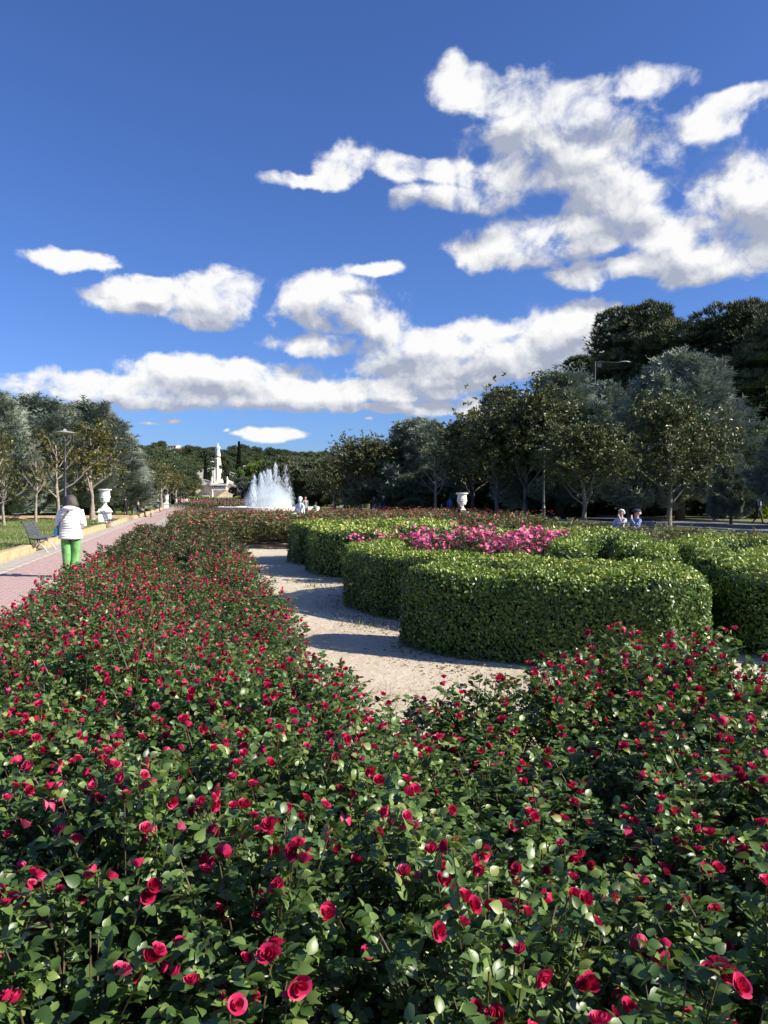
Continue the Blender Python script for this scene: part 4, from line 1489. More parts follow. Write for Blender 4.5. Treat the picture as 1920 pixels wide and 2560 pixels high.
def rose_bush(seed, H, Rb, stems, nodes, leaflet, tmpl, leaf_mat, per=5, blooms=12, smooth=False):
    """canes that arch out from the base, compound leaves along them, blooms at the tips"""
    nr = np.random.default_rng(seed)
    az = nr.uniform(0, 2 * np.pi, stems)
    er = Rb * np.sqrt(nr.uniform(0.0, 1.0, stems))
    ez = H * (1 - .30 * (er / Rb) ** 2.2) * nr.uniform(.80, 1.06, stems)
    E = np.stack([er * np.cos(az), er * np.sin(az), ez], 1)
    B = np.stack([nr.normal(0, .04, stems), nr.normal(0, .04, stems), np.zeros(stems)], 1)
    Cc = np.stack([E[:, 0] * .45, E[:, 1] * .45, ez * .62], 1) + nr.normal(0, .03, (stems, 3))
    t = (.34 + .66 * np.linspace(0, 1.0, nodes) ** .75)[None, :] + nr.uniform(-.02, .02, (stems, nodes))
    t = np.clip(t, 0, 1)[:, :, None]
    pos = (1 - t) ** 2 * B[:, None] + 2 * t * (1 - t) * Cc[:, None] + t ** 2 * E[:, None]
    tan = 2 * (1 - t) * (Cc - B)[:, None] + 2 * t * (E - Cc)[:, None]
    pos = pos.reshape(-1, 3); tan = unit(tan.reshape(-1, 3))
    n = len(pos)
    ang = nr.uniform(0, 6.28, n)
    rad = np.stack([np.cos(ang), np.sin(ang), nr.uniform(-.1, .5, n)], 1)
    rach = unit(rad + tan * .35)
    rl = leaflet * nr.uniform(1.3, 2.1, n)
    up = unit(np.stack([nr.normal(0, .35, n), nr.normal(0, .35, n), np.ones(n)], 1))
    sd = unit(np.cross(rach, up))
    nn = np.cross(sd, rach)
    offs = [(1.0, 0), (.72, 1), (.72, -1), (.38, 1), (.38, -1)][:per]
    c = Cloud()
    for (f, s_) in offs:
        P = pos + rach * (rl * f)[:, None]
        a = unit(rach * (1.0 if s_ == 0 else .55) + sd * s_ * .85 + nr.normal(0, .16, (n, 3)))
        nm = unit(nn + nr.normal(0, .48, (n, 3)))
        S = leaflet * nr.uniform(.75, 1.3, n) * (1.12 if s_ == 0 else .92)
        tint = np.clip(nr.beta(2, 2.4, n) + .12 * (pos[:, 2] / H - .7), 0, 1)
        c.add(*scatter(tmpl[0], tmpl[1], P, frames(a, nm), np.stack([S * 1.12, S, S], 1), tint))
    leaf_me = c.mesh('foliage', leaf_mat, smooth)
    st = MB()
    for i in range(stems):
        pp = []
        for k in range(5):
            tt = k / 4
            pp.append(Vector((1 - tt) ** 2 * B[i] + 2 * tt * (1 - tt) * Cc[i] + tt ** 2 * E[i]))
        st.tube(pp, [.005, .004, .003, .0024, .0018], 4, cap=False)
    stem_me = st.mesh('stem', M['rose_stem'])
    order = np.argsort(-(ez + nr.uniform(0, .25, stems)))
    bl = []
    for i in order[:int(blooms * .78)]:
        ax = unit(np.array([E[i] - Cc[i] + np.array([0, 0, .12])]) + nr.normal(0, .22, (1, 3)))[0]
        bl.append((E[i] + ax * .02, ax))
        if len(bl) % 3 == 0:
            ax2 = unit(np.array([ax]) + nr.normal(0, .5, (1, 3)))[0]
            bl.append((E[i] + ax2 * .035 + nr.normal(0, .012, 3), ax2))
    return leaf_me, stem_me, bl


def blooms_mesh(seed, bl, tv, tf, tt, size, mat, spray=1):
    nr = np.random.default_rng(seed)
    P = np.array([b[0] for b in bl]); Ax = np.array([b[1] for b in bl])
    if spray > 1:
        P = np.repeat(P, spray, 0) + nr.normal(0, .045, (len(P) * spray, 3))
        Ax = unit(np.repeat(Ax, spray, 0) + nr.normal(0, .4, (len(P), 3)))
    n = len(P)
    fr = frames(Ax, rnd_unit(nr, n))
    fr = fr[:, :, [0, 2, 1]]            # template z runs along the axis
    S = size * nr.uniform(.7, 1.15, n)
    V, F, T = scatter(tv, tf, P, fr, S, np.zeros(n))
    T = np.clip(np.tile(tt, n) + np.repeat(nr.normal(0, .12, n), len(tt)), 0, 1)
    return mesh_np('blooms', V, [F], mat, T, True)


NEARV = [rose_bush(300 + i, .66, .34, 46, 13, .0275, LEAF16, M['rose_leaf'], 5, 25, smooth=True) for i in range(6)]
MIDV = []
for i in range(5):
    a = rose_bush(320 + i, .66, .36, 44, 11, .029, LEAF4, M['rose_leaf_mid'], 5, 23)
    MIDV.append((a[0], blooms_mesh(i, a[2], LOWV, LOWF, LOWT, .0155, M['red_petal']), a[1]))
FARV = []
for i in range(4):
    a = rose_bush(340 + i, .70, .42, 32, 9, .048, LEAF2, M['rose_leaf_far'], 5, 15)
    FARV.append((a[0], blooms_mesh(i + 9, a[2], BUDV, BUDF, BUDT, .018, M['red_petal']), a[1]))
SALV = []
for i in range(4):
    a = rose_bush(360 + i, .95, .60, 26, 10, .085, LEAF2, M['rose_leaf_brown'], 4, 11)
    SALV.append((a[0], blooms_mesh(i + 19, a[2], BLOWN[0], BLOWN[1], np.full(11, .5), .042, M['salmon_petal']), a[1]))
PNKV = []
for i in range(4):
    a = rose_bush(380 + i, 1.08, .50, 40, 12, .045, LEAF4, M['rose_leaf_far'], 5, 20)
    PNKV.append((a[0], blooms_mesh(i + 29, a[2], BLOWN[0], BLOWN[1], np.full(11, .5), .034, M['pink_petal'], spray=4), a[1]))
BRNV = []
for i in range(3):
    a = rose_bush(400 + i, .82, .55, 24, 10, .075, LEAF2, M['rose_leaf_brown'], 4, 3)
    BRNV.append((a[0], blooms_mesh(i + 39, a[2], BUDV, BUDF, BUDT, .025, M['salmon_petal']), a[1]))


def bed_edge(x):
    """depth of the inner edge of the near bed, for a place x to the right of the camera"""
    return float(np.interp(x, [-.6, -.2, .0, .3, .56, 1.0, 1.4, 1.7, 2.4, 3.4], [4.6, 4.25, 4.0, 3.95, 4.15, 4.6, 4.6, 4.5, 4.6, 4.7]))


rr = random.Random(12)
spots = []
row_u = 0.25
while row_u < 24.0:
    stp = .41 if row_u < 6 else (.45 if row_u < 12 else .52)
    vv = -1.38
    while vv <= .56:
        p = G(row_u + rr.uniform(-.1, .1), vv + rr.uniform(-.09, .09))
        if p.y > .85:
            spots.append((p.x, p.y))
        vv += 1.92 / round(1.92 / stp)
    row_u += stp
yy = .95
while yy < 4.7:
    xx = .1
    while xx < 3.4:
        x, y = xx + rr.uniform(-.09, .09), yy + rr.uniform(-.09, .09)
        if y < bed_edge(x) - .12 and abs(x) < .62 * y + .7:
            if all((x - a) ** 2 + (y - b) ** 2 > .085 for a, b in spots):
                spots.append((x, y))
        xx += .40
    yy += .39
spots = [s for s in spots if abs(s[0]) < .56 * s[1] + .65]
spots.sort(key=lambda s: s[0] ** 2 + s[1] ** 2)

n_single = 0
GR = 'red rose bushes of the near bed'
calyx_on = True
for i, (x, y) in enumerate(spots):
    d = math.hypot(x, y)
    hgt = 1.05 + .10 * math.sin(x * 2.3 + y * 1.1) + rr.uniform(-.09, .09)
    if y < 1.5:
        hgt *= .93
    if x > .7:
        hgt *= 1.07 if x < 1.5 else 1.14
    wd = rr.uniform(.95, 1.12)
    rz = rr.uniform(0, 6.28)
    if d < 2.5:
        lab = 'red rose bush close in the foreground'
    elif x > .25 and y < 6:
        lab = 'red rose bush in the near bed before the large clipped hedge'
    elif y > 10:
        lab = 'small leaved red rose bush far along the strip beside the brick path'
    else:
        lab = 'red rose bush in the strip between brick path and sand walk'
    t = thing('rose_bush', lab, 'rose bush', (x, y, 0), rz, GR)
    t.scale = (wd, wd, hgt)
    if d < 4.6:
        lm, sm, bl = NEARV[i % len(NEARV)]
        obj('foliage', lm, t, kind='stuff')
        obj('stems', sm, t, kind='stuff')
        if n_single + len(bl) <= 300:
            for (bp, ba) in bl:
                q = Vector(ba).to_track_quat('Z', 'Y').to_euler()
                s = .0152 * rr.uniform(.7, 1.25)
                b = obj('rose_bloom', BLOOM[rr.choice((0, 0, 1, 1, 2, 3))], t, bp, q, (s, s, s / hgt * 1.02))
                cx = obj('calyx', CALYX, b)
                n_single += 1
        else:
            key = ('nb', i % len(NEARV))
            if key not in CACHE:
                CACHE[key] = blooms_mesh(77 + i, bl, LOWV, LOWF, LOWT, .0155, M['red_petal'])
            obj('blooms', CACHE[key], t, kind='stuff')
    else:
        vs = MIDV if d < 13 else FARV
        lm, bm_, sm = vs[i % len(vs)]
        obj('foliage', lm, t, kind='stuff')
        obj('blooms', bm_, t, kind='stuff')
        if d < 7:
            obj('stems', sm, t, kind='stuff')
print('red bushes', len(spots), 'single blooms', n_single)


def bushes(name, label, group, variants, pts, hs=(.9, 1.1)):
    for i, (x, y) in enumerate(pts):
        t = thing(name, label, 'rose bush', (x, y, 0), rr.uniform(0, 6.28), group)
        w = rr.uniform(.95, 1.15)
        t.scale = (w, w, rr.uniform(*hs))
        lm, bm_, sm = variants[i % len(variants)]
        obj('foliage', lm, t, kind='stuff')
        obj('blooms', bm_, t, kind='stuff')
        if y < 15:
            obj('stems', sm, t, kind='stuff')


# magenta roses inside the parterre
pk = [(.9, 11.5), (1.35, 10.9), (1.0, 12.2), (1.45, 11.6), (1.9, 11.2), (1.85, 12.2), (2.3, 12.0), (1.5, 12.9), (2.35, 13.0), (2.75, 13.0), (2.85, 13.8), (.9, 12.9), (2.25, 10.9), (1.8, 10.3), (2.7, 12.1), (3.0, 14.4)]
bushes('magenta_rose_bush', 'bushy rose covered in magenta pink clusters inside the clipped hedges', 'magenta rose bushes in the parterre', PNKV, [(x - .15, y) for x, y in pk], (.86, 1.04))
bushes('magenta_rose_bush', 'small pink flowered rose bush between the farther hedge lobes', 'small pink roses farther back', PNKV, [(-.42, 14.6), (.1, 14.5), (.6, 14.4), (-.3, 16.8), (.1, 16.9)], (.78, .9))

# salmon roses beyond the sand path
sal = []
dd = 24.2
while dd < 37:
    v0, v1 = -1.1, 9.0
    vv = v0
    while vv < 13:
        p = G(0, vv)
        x, y = at(960, dd).x, dd
        xx = vv / N.x - (dd * N.y) / N.x
        if -6.2 - .24 * (dd - 24) < xx < 5.0:
            sal.append((xx + rr.uniform(-.2, .2), dd + rr.uniform(-.2, .2)))
        vv += .85
    dd += .95
sal = [(x, y) for x, y in sal if abs(x) < .55 * y]
bushes('salmon_rose_bush', 'tall rose bush with salmon pink blooms beyond the sand path', 'salmon rose bushes behind the parterre', SALV, sal[:140], (.85, 1.08))


def rose_mass(name, label, pts_fn, n, leaf_mat, petal_mat, seed, h=.8, size=.12, nb=500, bsize=.05):
    """a far rose bed that reads as one mass"""
    nr = np.random.default_rng(seed)
    XY = pts_fn(nr, n)
    hh = h * (.72 + .28 * np.sin(XY[:, 0] * 2.1 + seed) * np.sin(XY[:, 1] * 1.3) + nr.uniform(-.1, .12, n))
    P = np.column_stack([XY, hh * nr.uniform(.35, 1.0, n) ** .5])
    ax = unit(rnd_unit(nr, n) + np.array([[0, 0, .5]]))
    c = Cloud()
    c.add(*scatter(LEAF2[0], LEAF2[1], P, frames(ax, unit(rnd_unit(nr, n) + np.array([[0, 0, .8]]))), size * nr.uniform(.6, 1.3, n), nr.beta(2, 2, n)))
    o = obj(name, c.mesh(name, leaf_mat), None)
    tag(o, label, 'rose bed', kind='stuff')
    if nb:
        XY = pts_fn(nr, nb)
        P = np.column_stack([XY, h * nr.uniform(.85, 1.1, nb)])
        V, F, T = scatter(BLOWN[0], BLOWN[1], P, np.repeat(np.eye(3)[None], nb, 0), bsize * nr.uniform(.6, 1.3, nb), nr.random(nb))
        obj('blooms', mesh_np('blooms', V, [F], petal_mat, T), o, kind='stuff')
    return o


def gbox(u0, u1, v0, v1):
    def f(nr, n):
        u = nr.uniform(u0, u1, n); v = nr.uniform(v0, v1, n)
        return np.column_stack([A.x * u + N.x * v, A.y * u + N.y * v])
    return f


rose_mass('rose_bed', 'salmon pink rose bed stretching behind the white garden figure', gbox(34, 52, -1.3, 17), 26000, M['rose_leaf_brown'], M['salmon_petal'], 3, .9, .13, 1500, .055)
rose_mass('rose_bed', 'pinkish far rose bed in front of the cascade wall', gbox(112, 150, -1.0, 12), 16000, M['rose_leaf_brown'], M['pink_petal'], 4, 1.0, .28, 1500, .11)
rose_mass('rose_bed', 'far flower bed with pink blooms left of the fountain', gbox(150, 205, -2, 14), 9000, M['rose_leaf_far'], M['pink_petal'], 5, 1.2, .4, 700, .16)

brn = []
for k in range(900):
    x, y = rr.uniform(1.2, 12), rr.uniform(14.6, 27)
    if abs(x) > .56 * y or (x < 4.8 and y < 16.2):
        continue
    u_, v_ = x * A.x + y * A.y, x * N.x + y * N.y
    if v_ > 12.3 and u_ > 5:
        continue
    if any((x - a) ** 2 + (y - b) ** 2 < .55 for a, b in brn):
        continue
    brn.append((x, y))
bushes('brownish_rose_bush', 'brownish green rose bush with few blooms right of the parterre', 'brownish rose bushes on the right', BRNV, sorted(brn, key=lambda p: p[1])[:150], (.82, 1.1))
more = [(5.2, 13.6), (6.0, 13.9), (6.8, 13.2), (4.6, 13.2), (4.4, 10.6), (5.0, 10.8), (5.8, 10.6), (4.9, 14.4), (7.2, 14.4), (5.9, 14.8), (4.5, 12.4), (5.1, 9.9)]
bushes('brownish_rose_bush', 'brownish rose bush between the right hedge loops', 'brownish roses between the hedge loops', BRNV, more, (.75, .92))

# tall stray grass stalks standing out of the red roses
def stalk(label, px, d, h, lean, n=3):
    t = thing('grass_stalk', label, 'grass', at(px, d))
    for i in range(n):
        a = i * 2.1 + lean
        L = h * (1 - .12 * i)
        pts = [Vector((0.02 * i, 0, .3)), Vector((math.cos(a) * .03, math.sin(a) * .03, .3 + L * .6)), Vector((math.cos(a) * .12, math.sin(a) * .12, .3 + L))]
        MB().tube(pts, [.005, .004, .001], 4).obj('blade', M['grass'], t)


stalk('tall pale grass stalk rising from the roses on the left', 335, 4.0, .72, 1.0)
stalk('second pale grass stalk among the red roses', 385, 4.3, .80, 2.0, 2)

# ---- litter, weeds and lawn grass
def litter():
    nr = np.random.default_rng(8)
    n = 900
    base = spline([(-.7, 12.4), (-.55, 11), (-.2, 9.9), (.25, 9), (.3, 8.1), (.6, 7.2), (1.2, 6.6), (2, 6.4), (2.9, 6.6)])
    k = nr.integers(0, len(base), n)
    XY = base[k] + nr.normal(0, .22, (n, 2))
    P = np.column_stack([XY, np.full(n, .012) + nr.uniform(0, .012, n)])
    ax = unit(np.column_stack([nr.normal(size=(n, 2)), nr.normal(0, .15, n)]))
    c = Cloud()
    c.add(*scatter(LEAF4[0], LEAF4[1], P, frames(ax, unit(np.column_stack([nr.normal(0, .3, (n, 2)), np.ones(n)]))), nr.uniform(.025, .055, n), nr.random(n)))
    tag(obj('leaf_litter', c.mesh('leaf_litter', M['dry_leaf'])), 'dry fallen leaves along the foot of the hedge', 'leaves', kind='stuff')
    # pebbles
    n = 4000
    u_ = nr.uniform(2.2, 24, n) ** 1.0; v_ = nr.uniform(.5, 4.5, n)
    P = np.column_stack([A.x * u_ + N.x * v_, A.y * u_ + N.y * v_, np.full(n, .006)])
    peb = (np.array([(-1, -.6, 0), (1, -.7, 0), (.8, .8, 0), (-.9, .7, 0), (0, 0, .8)], float), np.array([(0, 1, 4), (1, 2, 4), (2, 3, 4), (3, 0, 4)]))
    ax = unit(np.column_stack([nr.normal(size=(n, 2)), np.zeros(n)]))
    c = Cloud()
    c.add(*scatter(peb[0], peb[1], P, frames(ax, np.repeat([[0, 0, 1.0]], n, 0)), nr.uniform(.003, .011, n), nr.random(n)))
    tag(obj('gravel', c.mesh('gravel', mat_leaf('pebble', [(0, (.2, .17, .13)), (1, (.6, .55, .47))], .9, 0))), 'small loose pebbles on the sand walk', 'gravel', kind='stuff')
    # weeds on the sand
    n = 420
    ctr = [(-.9, 13.4), (-.6, 13.1), (-1.2, 13.7), (-.9, 15), (-.35, 12.9), (.2, 5.9), (-.2, 9.6), (-2.4, 22.5), (-1.6, 14.6)]
    P = np.array([ctr[i % len(ctr)] for i in range(n)]) + nr.normal(0, .2, (n, 2))
    P = np.column_stack([P, np.zeros(n)])
    ax = unit(np.column_stack([nr.normal(0, .5, (n, 2)), np.ones(n)]))
    c = Cloud()
    c.add(*scatter(np.array([(-.06, 0, 0), (.06, 0, 0), (0, 1, 0)], float), np.array([(0, 1, 2)]), P, frames(ax, rnd_unit(nr, n)), nr.uniform(.03, .13, n), nr.random(n)))
    tag(obj('weeds', c.mesh('weeds', M['grass'])), 'thin weeds growing on the sand walk', 'weeds', kind='stuff')


litter()


def fallen_petals():
    nr = np.random.default_rng(18)
    n = 260
    u_ = nr.uniform(3.6, 20, n); v_ = .9 + np.abs(nr.normal(0, .35, n))
    P = np.column_stack([A.x * u_ + N.x * v_, A.y * u_ + N.y * v_, nr.uniform(.008, .02, n)])
    ax = unit(np.column_stack([nr.normal(size=(n, 2)), nr.normal(0, .2, n)]))
    c = Cloud()
    c.add(*scatter(LEAF4[0] * np.array([[1.6, 1, 1]]), LEAF4[1], P, frames(ax, unit(np.column_stack([nr.normal(0, .3, (n, 2)), np.ones(n)]))), nr.uniform(.012, .024, n), nr.random(n)))
    tag(obj('fallen_petals', c.mesh('fallen_petals', M['red_petal'])), 'fallen red petals on the sand beside the rose bed', 'petals', kind='stuff')


fallen_petals()


def lawn_grass(label, u0, u1, v0, v1, z, n, seed, h=(.05, .11)):
    nr = np.random.default_rng(seed)
    u_ = nr.uniform(u0, u1, n); v_ = nr.uniform(v0, v1, n)
    P = np.column_stack([A.x * u_ + N.x * v_, A.y * u_ + N.y * v_, np.full(n, z - .02)])
    ax = unit(np.column_stack([nr.normal(0, .4, (n, 2)), np.ones(n)]))
    c = Cloud()
    tint = np.clip(.5 + .3 * np.sin(u_ * .9) * np.sin(v_ * 1.3) + nr.normal(0, .2, n), 0, 1)
    c.add(*scatter(np.array([(-.16, 0, 0), (.16, 0, 0), (0, 1, .2)], float), np.array([(0, 1, 2)]), P, frames(ax, rnd_unit(nr, n)), nr.uniform(h[0], h[1], n), tint))
    o = tag(obj('grass', c.mesh('grass', M['grass'])), label, 'grass', kind='stuff')
    nd = n // 60
    u_ = nr.uniform(u0, u1, nd); v_ = nr.uniform(v0, v1, nd)
    P = np.column_stack([A.x * u_ + N.x * v_, A.y * u_ + N.y * v_, np.full(nd, z + .06)])
    V, F, T = scatter(BLOWN[0], BLOWN[1], P, np.repeat(np.eye(3)[None], nd, 0), np.full(nd, .022), nr.random(nd))
    obj('daisies', mesh_np('daisies', V, [F], M['daisy'], T), o, kind='stuff')


lawn_grass('short sunlit grass of the left lawn with daisies', 14, 56, -15.4, -5.0, LAWN_Z, 60000, 1)
lawn_grass('short grass of the shaded lawn on the right', 14, 60, 15.7, 24.6, .05, 50000, 2)

# ================================================================== BENCHES, URNS, LAMPS
SLATS = []
for i in range(6):                     # seat, front to back
    x = .46 - i * .082
    SLATS.append((x, .435 - .018 * math.sin(i / 5 * 3.0) + (.012 if i == 0 else 0), -.06 + .03 * i))
for i in range(6):                     # back, bottom to top
    f = i / 5
    SLATS.append((-.02 - .05 * f - .10 * f * f, .50 + .36 * f, 1.05 + .18 * f if False else 1.22 + .12 * f))
SLAT_ME = MB().chamfer_box((0, 0, 0), (.054, 1.75, .03), .006).mesh('slat', M['bench_slat'])


def bench_frame():
    mb = MB()
    mb.tube([(.46, 0, .02), (.42, 0, .10), (.33, 0, .22), (.2, 0, .30), (.06, 0, .24), (-.04, 0, .12), (-.10, 0, .02)], [.024, .02, .018, .02, .018, .02, .024], 6)
    mb.box((.47, 0, .012), (.10, .05, .024))
    mb.box((-.11, 0, .012), (.10, .05, .024))
    return mb.mesh('leg', M['iron_light'], True)


def bench_support():
    mb = MB()
    mb.tube([(.49, 0, .405), (.3, 0, .395), (.1, 0, .385), (-.02, 0, .43), (-.07, 0, .58), (-.12, 0, .74), (-.20, 0, .88)], .02, 6)
    mb.tube([(.2, 0, .31), (.22, 0, .39)], .022, 6)
    mb.tube([(.02, 0, .22), (-.02, 0, .42)], .018, 6)
    mb.ball((-.22, 0, .885), .035, 8, 6)
    return mb.mesh('support', M['iron_dark'], True)


LEG_ME, SUP_ME = bench_frame(), bench_support()


def bench(label, loc, rz, group=None):
    """local +x is where a sitter looks"""
    t = thing('park_bench', label, 'bench', loc, rz, group)
    for (x, z, a) in SLATS:
        obj('slat', SLAT_ME, t, (x, 0, z + .01), (0, -a, 0))
    for y in (-.68, .68):
        obj('leg', LEG_ME, t, (0, y, 0))
        obj('support', SUP_ME, t, (0, y, 0))
    return t


bench('dark slatted bench with pale iron legs beside the walking woman', G(24.9, -4.72), HEAD)
bench('dark slatted bench in front of the first white urn', G(43.9, -4.72), HEAD)
bench('slatted bench with the people in black beside the pram', G(66.3, -4.72), HEAD)
bench('far slatted bench carrying a person in navy blue', G(92, -4.72), HEAD)
BENCH_R = at(1576, 23.5)
bench('dark slatted bench under the seated elderly couple', BENCH_R, HEAD + math.pi + .25)
BENCH_B = at(1150, 44.0)
bench('bench before the right white urn with a fair haired sitter', BENCH_B, HEAD + math.pi)
bench('pale lit bench left of the standing pair', at(896, 64), HEAD + math.pi, 'benches along the right walk')
bench('pale lit bench right of the standing pair', at(990, 64), HEAD + math.pi, 'benches along the right walk')


def urn_meshes():
    ped = MB()
    ped.chamfer_box((0, 0, .30), (.66, .66, .60), .01)
    slab = MB()
    slab.chamfer_box((0, 0, .64), (.80, .80, .08), .02)
    slab.chamfer_box((0, 0, .745), (.66, .66, .13), .03)
    foot = MB().lathe([(.30, .80), (.30, .84), (.26, .87), (.18, .95), (.115, 1.04), (.10, 1.10), (.125, 1.125), (.125, 1.15), (.10, 1.165)], 28)
    bowl = MB().lathe([(.10, 1.165), (.15, 1.185), (.21, 1.22), (.255, 1.28), (.268, 1.31), (.275, 1.33), (.268, 1.35), (.29, 1.45), (.302, 1.56), (.312, 1.58), (.312, 1.60), (.30, 1.62), (.298, 1.70), (.285, 1.76), (.285, 1.80), (.30, 1.84), (.35, 1.885), (.385, 1.90), (.40, 1.925), (.395, 1.955), (.36, 1.965), (.30, 1.95), (.26, 1.82)], 32)
    # raised ornament on the belly: gadroons below, garland above
    for k in range(20):
        w = 2 * math.pi * k / 20
        bowl.ball((math.cos(w) * .225, math.sin(w) * .225, 1.255), (.03, .03, .055), 6, 5)
    for k in range(24):
        w = 2 * math.pi * k / 24
        bowl.ball((math.cos(w) * .298, math.sin(w) * .298, 1.47 + .035 * math.cos(w * 6)), (.03, .03, .04), 6, 5)
    return ped.mesh('pedestal', M['urn_paint']), slab.mesh('capital', M['urn_paint']), foot.mesh('foot', M['urn_paint'], True), bowl.mesh('bowl', M['urn_paint'], True)


URN = urn_meshes()


def urn(label, loc, s=1.0, group='white urns on pedestals'):
    t = thing('urn', label, 'urn', loc, HEAD, group)
    t.scale = (s, s, s)
    for n, me in zip(('pedestal', 'capital', 'foot', 'bowl'), URN):
        obj(n, me, t)
    return t


urn('nearest white urn on its pedestal behind the second bench', at(262, 45.5, .16), 1.0)
urn('second white urn seen above the person in navy', at(416, 112, .1), 1.0)
urn('third white urn small in the distance above the strollers', at(453, 190, 0), 1.0)
urn('farthest small white urn down the path', at(472, 255, 0), 1.0)
urn('white urn in front of the dark trees on the right', at(1155, 48, 0), .98)


def lamp_meshes():
    pole = MB().lathe([(.15, 0), (.15, .12), (.125, .16), (.115, .9), (.13, .94), (.13, 1.0), (.09, 1.04), (.088, 1.3), (.105, 1.33), (.07, 1.4), (.055, 3.2), (.07, 3.23), (.07, 3.3), (.055, 3.33), (.05, 4.25), (.08, 4.3), (.06, 4.36)], 14).mesh('pole', M['lamp_metal'], True)
    arm = MB()
    arm.tube([(0, 0, 4.3), (.10, 0, 4.45), (.14, 0, 4.64)], .022, 6)
    arm.tube([(0, 0, 4.3), (-.10, 0, 4.45), (-.14, 0, 4.64)], .022, 6)
    arm = arm.mesh('fork', M['lamp_metal'], True)
    disc = MB().lathe([(.02, 4.61), (.22, 4.62), (.44, 4.66), (.50, 4.69), (.48, 4.705), (.30, 4.74), (.10, 4.78), (.06, 4.86), (.02, 4.88)], 28).mesh('lamp_disc', M['lamp_disc'], True)
    return pole, arm, disc


LAMP = lamp_meshes()


def lamp(label, loc, s=1.0, rz=0.0):
    t = thing('street_lamp', label, 'street lamp', loc, rz)
    t.scale = (s, s, s)
    for n, me in zip(('pole', 'fork', 'lamp_disc'), LAMP):
        obj(n, me, t)


lamp('tall lamp post with flat disc head behind the walking woman', at(163, 37.6, .1), 1.0, .4)
lamp('lamp post with disc head behind the people on the far bench', at(332, 70, .1), 1.0, .4)
lamp('thin distant lamp post before the grey trees', at(400, 118, .1), 1.0)
lamp('thinner distant lamp post beside the second urn', at(426, 150, .1), 1.0)
lamp('farthest lamp post down the path', at(440, 200, .1), 1.0)
lamp('lamp post with disc head among the dark magnolias', at(1359, 49.5), 1.0, .4)
lamp('slim lamp post in the shade left of the pale bare tree', at(996, 82), 1.0, .4)


def road_light(label, px, top, d, reach):
    h = zat(top, d)
    t = thing('road_light', label, 'street light', at(px, d))
    MB().tube([(0, 0, 0), (0, 0, h)], [.11, .07], 8).obj('pole', M['lamp_metal'], t, smooth=True)
    MB().tube([(0, 0, h - .02), (reach * .7, 0, h - .12)], .045, 6).obj('arm', M['lamp_metal'], t)
    MB().box((reach * .12, 0, h - .3), (abs(reach) * .12, .03, .5)).obj('bracket', M['lamp_metal'], t)
    sgn = 1 if reach > 0 else -1
    hd = MB()
    hd.loft([[Vector((sgn * x, w * math.cos(k * math.pi / 4), z + e * math.sin(k * math.pi / 4))) for k in range(8)] for (x, w, z, e) in ((abs(reach) * .62, .05, h - .12, .05), (abs(reach) * .72, .14, h - .04, .08), (abs(reach) * .88, .17, h + .0, .08), (abs(reach), .05, h - .05, .03))])
    hd.obj('lamp_head', M['galvanised'], t, smooth=True)


road_light('tall road light with a long arm before the big pines', 1486, 905, 76, 3.5)
road_light('road light showing over the left conifers', 138, 1019, 80, -.95)
road_light('road light arm above the round conifer', 1088, 1058, 96, 1.5)

# ================================================================== FOUNTAIN
def mat_water():
    m, T, b, out = new_mat('spray')
    b.inputs['Base Color'].default_value = (.86, .92, .97, 1)
    b.inputs['Roughness'].default_value = .25
    tr = T.n('ShaderNodeBsdfTransparent')
    tl = T.n('ShaderNodeBsdfTranslucent')
    tl.inputs[0].default_value = (.86, .92, .97, 1)
    m1 = T.n('ShaderNodeMixShader'); m1.inputs[0].default_value = .45
    T.t.links.new(b.outputs[0], m1.inputs[1]); T.t.links.new(tl.outputs[0], m1.inputs[2])
    m2 = T.n('ShaderNodeMixShader'); m2.inputs[0].default_value = .55
    T.t.links.new(tr.outputs[0], m2.inputs[1]); T.t.links.new(m1.outputs[0], m2.inputs[2])
    T.t.links.new(m2.outputs[0], out.inputs[0])
    return m


def mat_mist():
    m = bpy.data.materials.new('mist')
    m.use_nodes = True
    t = m.node_tree
    for n in list(t.nodes):
        t.nodes.remove(n)
    T = NT(t)
    out = T.n('ShaderNodeOutputMaterial')
    v = T.n('ShaderNodeVolumePrincipled')
    v.inputs['Color'].default_value = (.88, .95, 1, 1)
    tc = T.n('ShaderNodeTexCoord').outputs['Generated']
    r = T.v('LENGTH', T.v('MULTIPLY', T.v('SUBTRACT', tc, (.5, .5, .12)), (2.0, 2.0, 1.15)))
    nz = T.noise(tc, 5.0, 4.0, .6)
    T.put(v.inputs['Density'], T.m('MULTIPLY', T.m('MAXIMUM', T.m('SUBTRACT', T.m('ADD', .55, T.m('MULTIPLY', nz, .7)), r), 0.0), 2.1))
    t.links.new(v.outputs[0], out.inputs['Volume'])
    return m


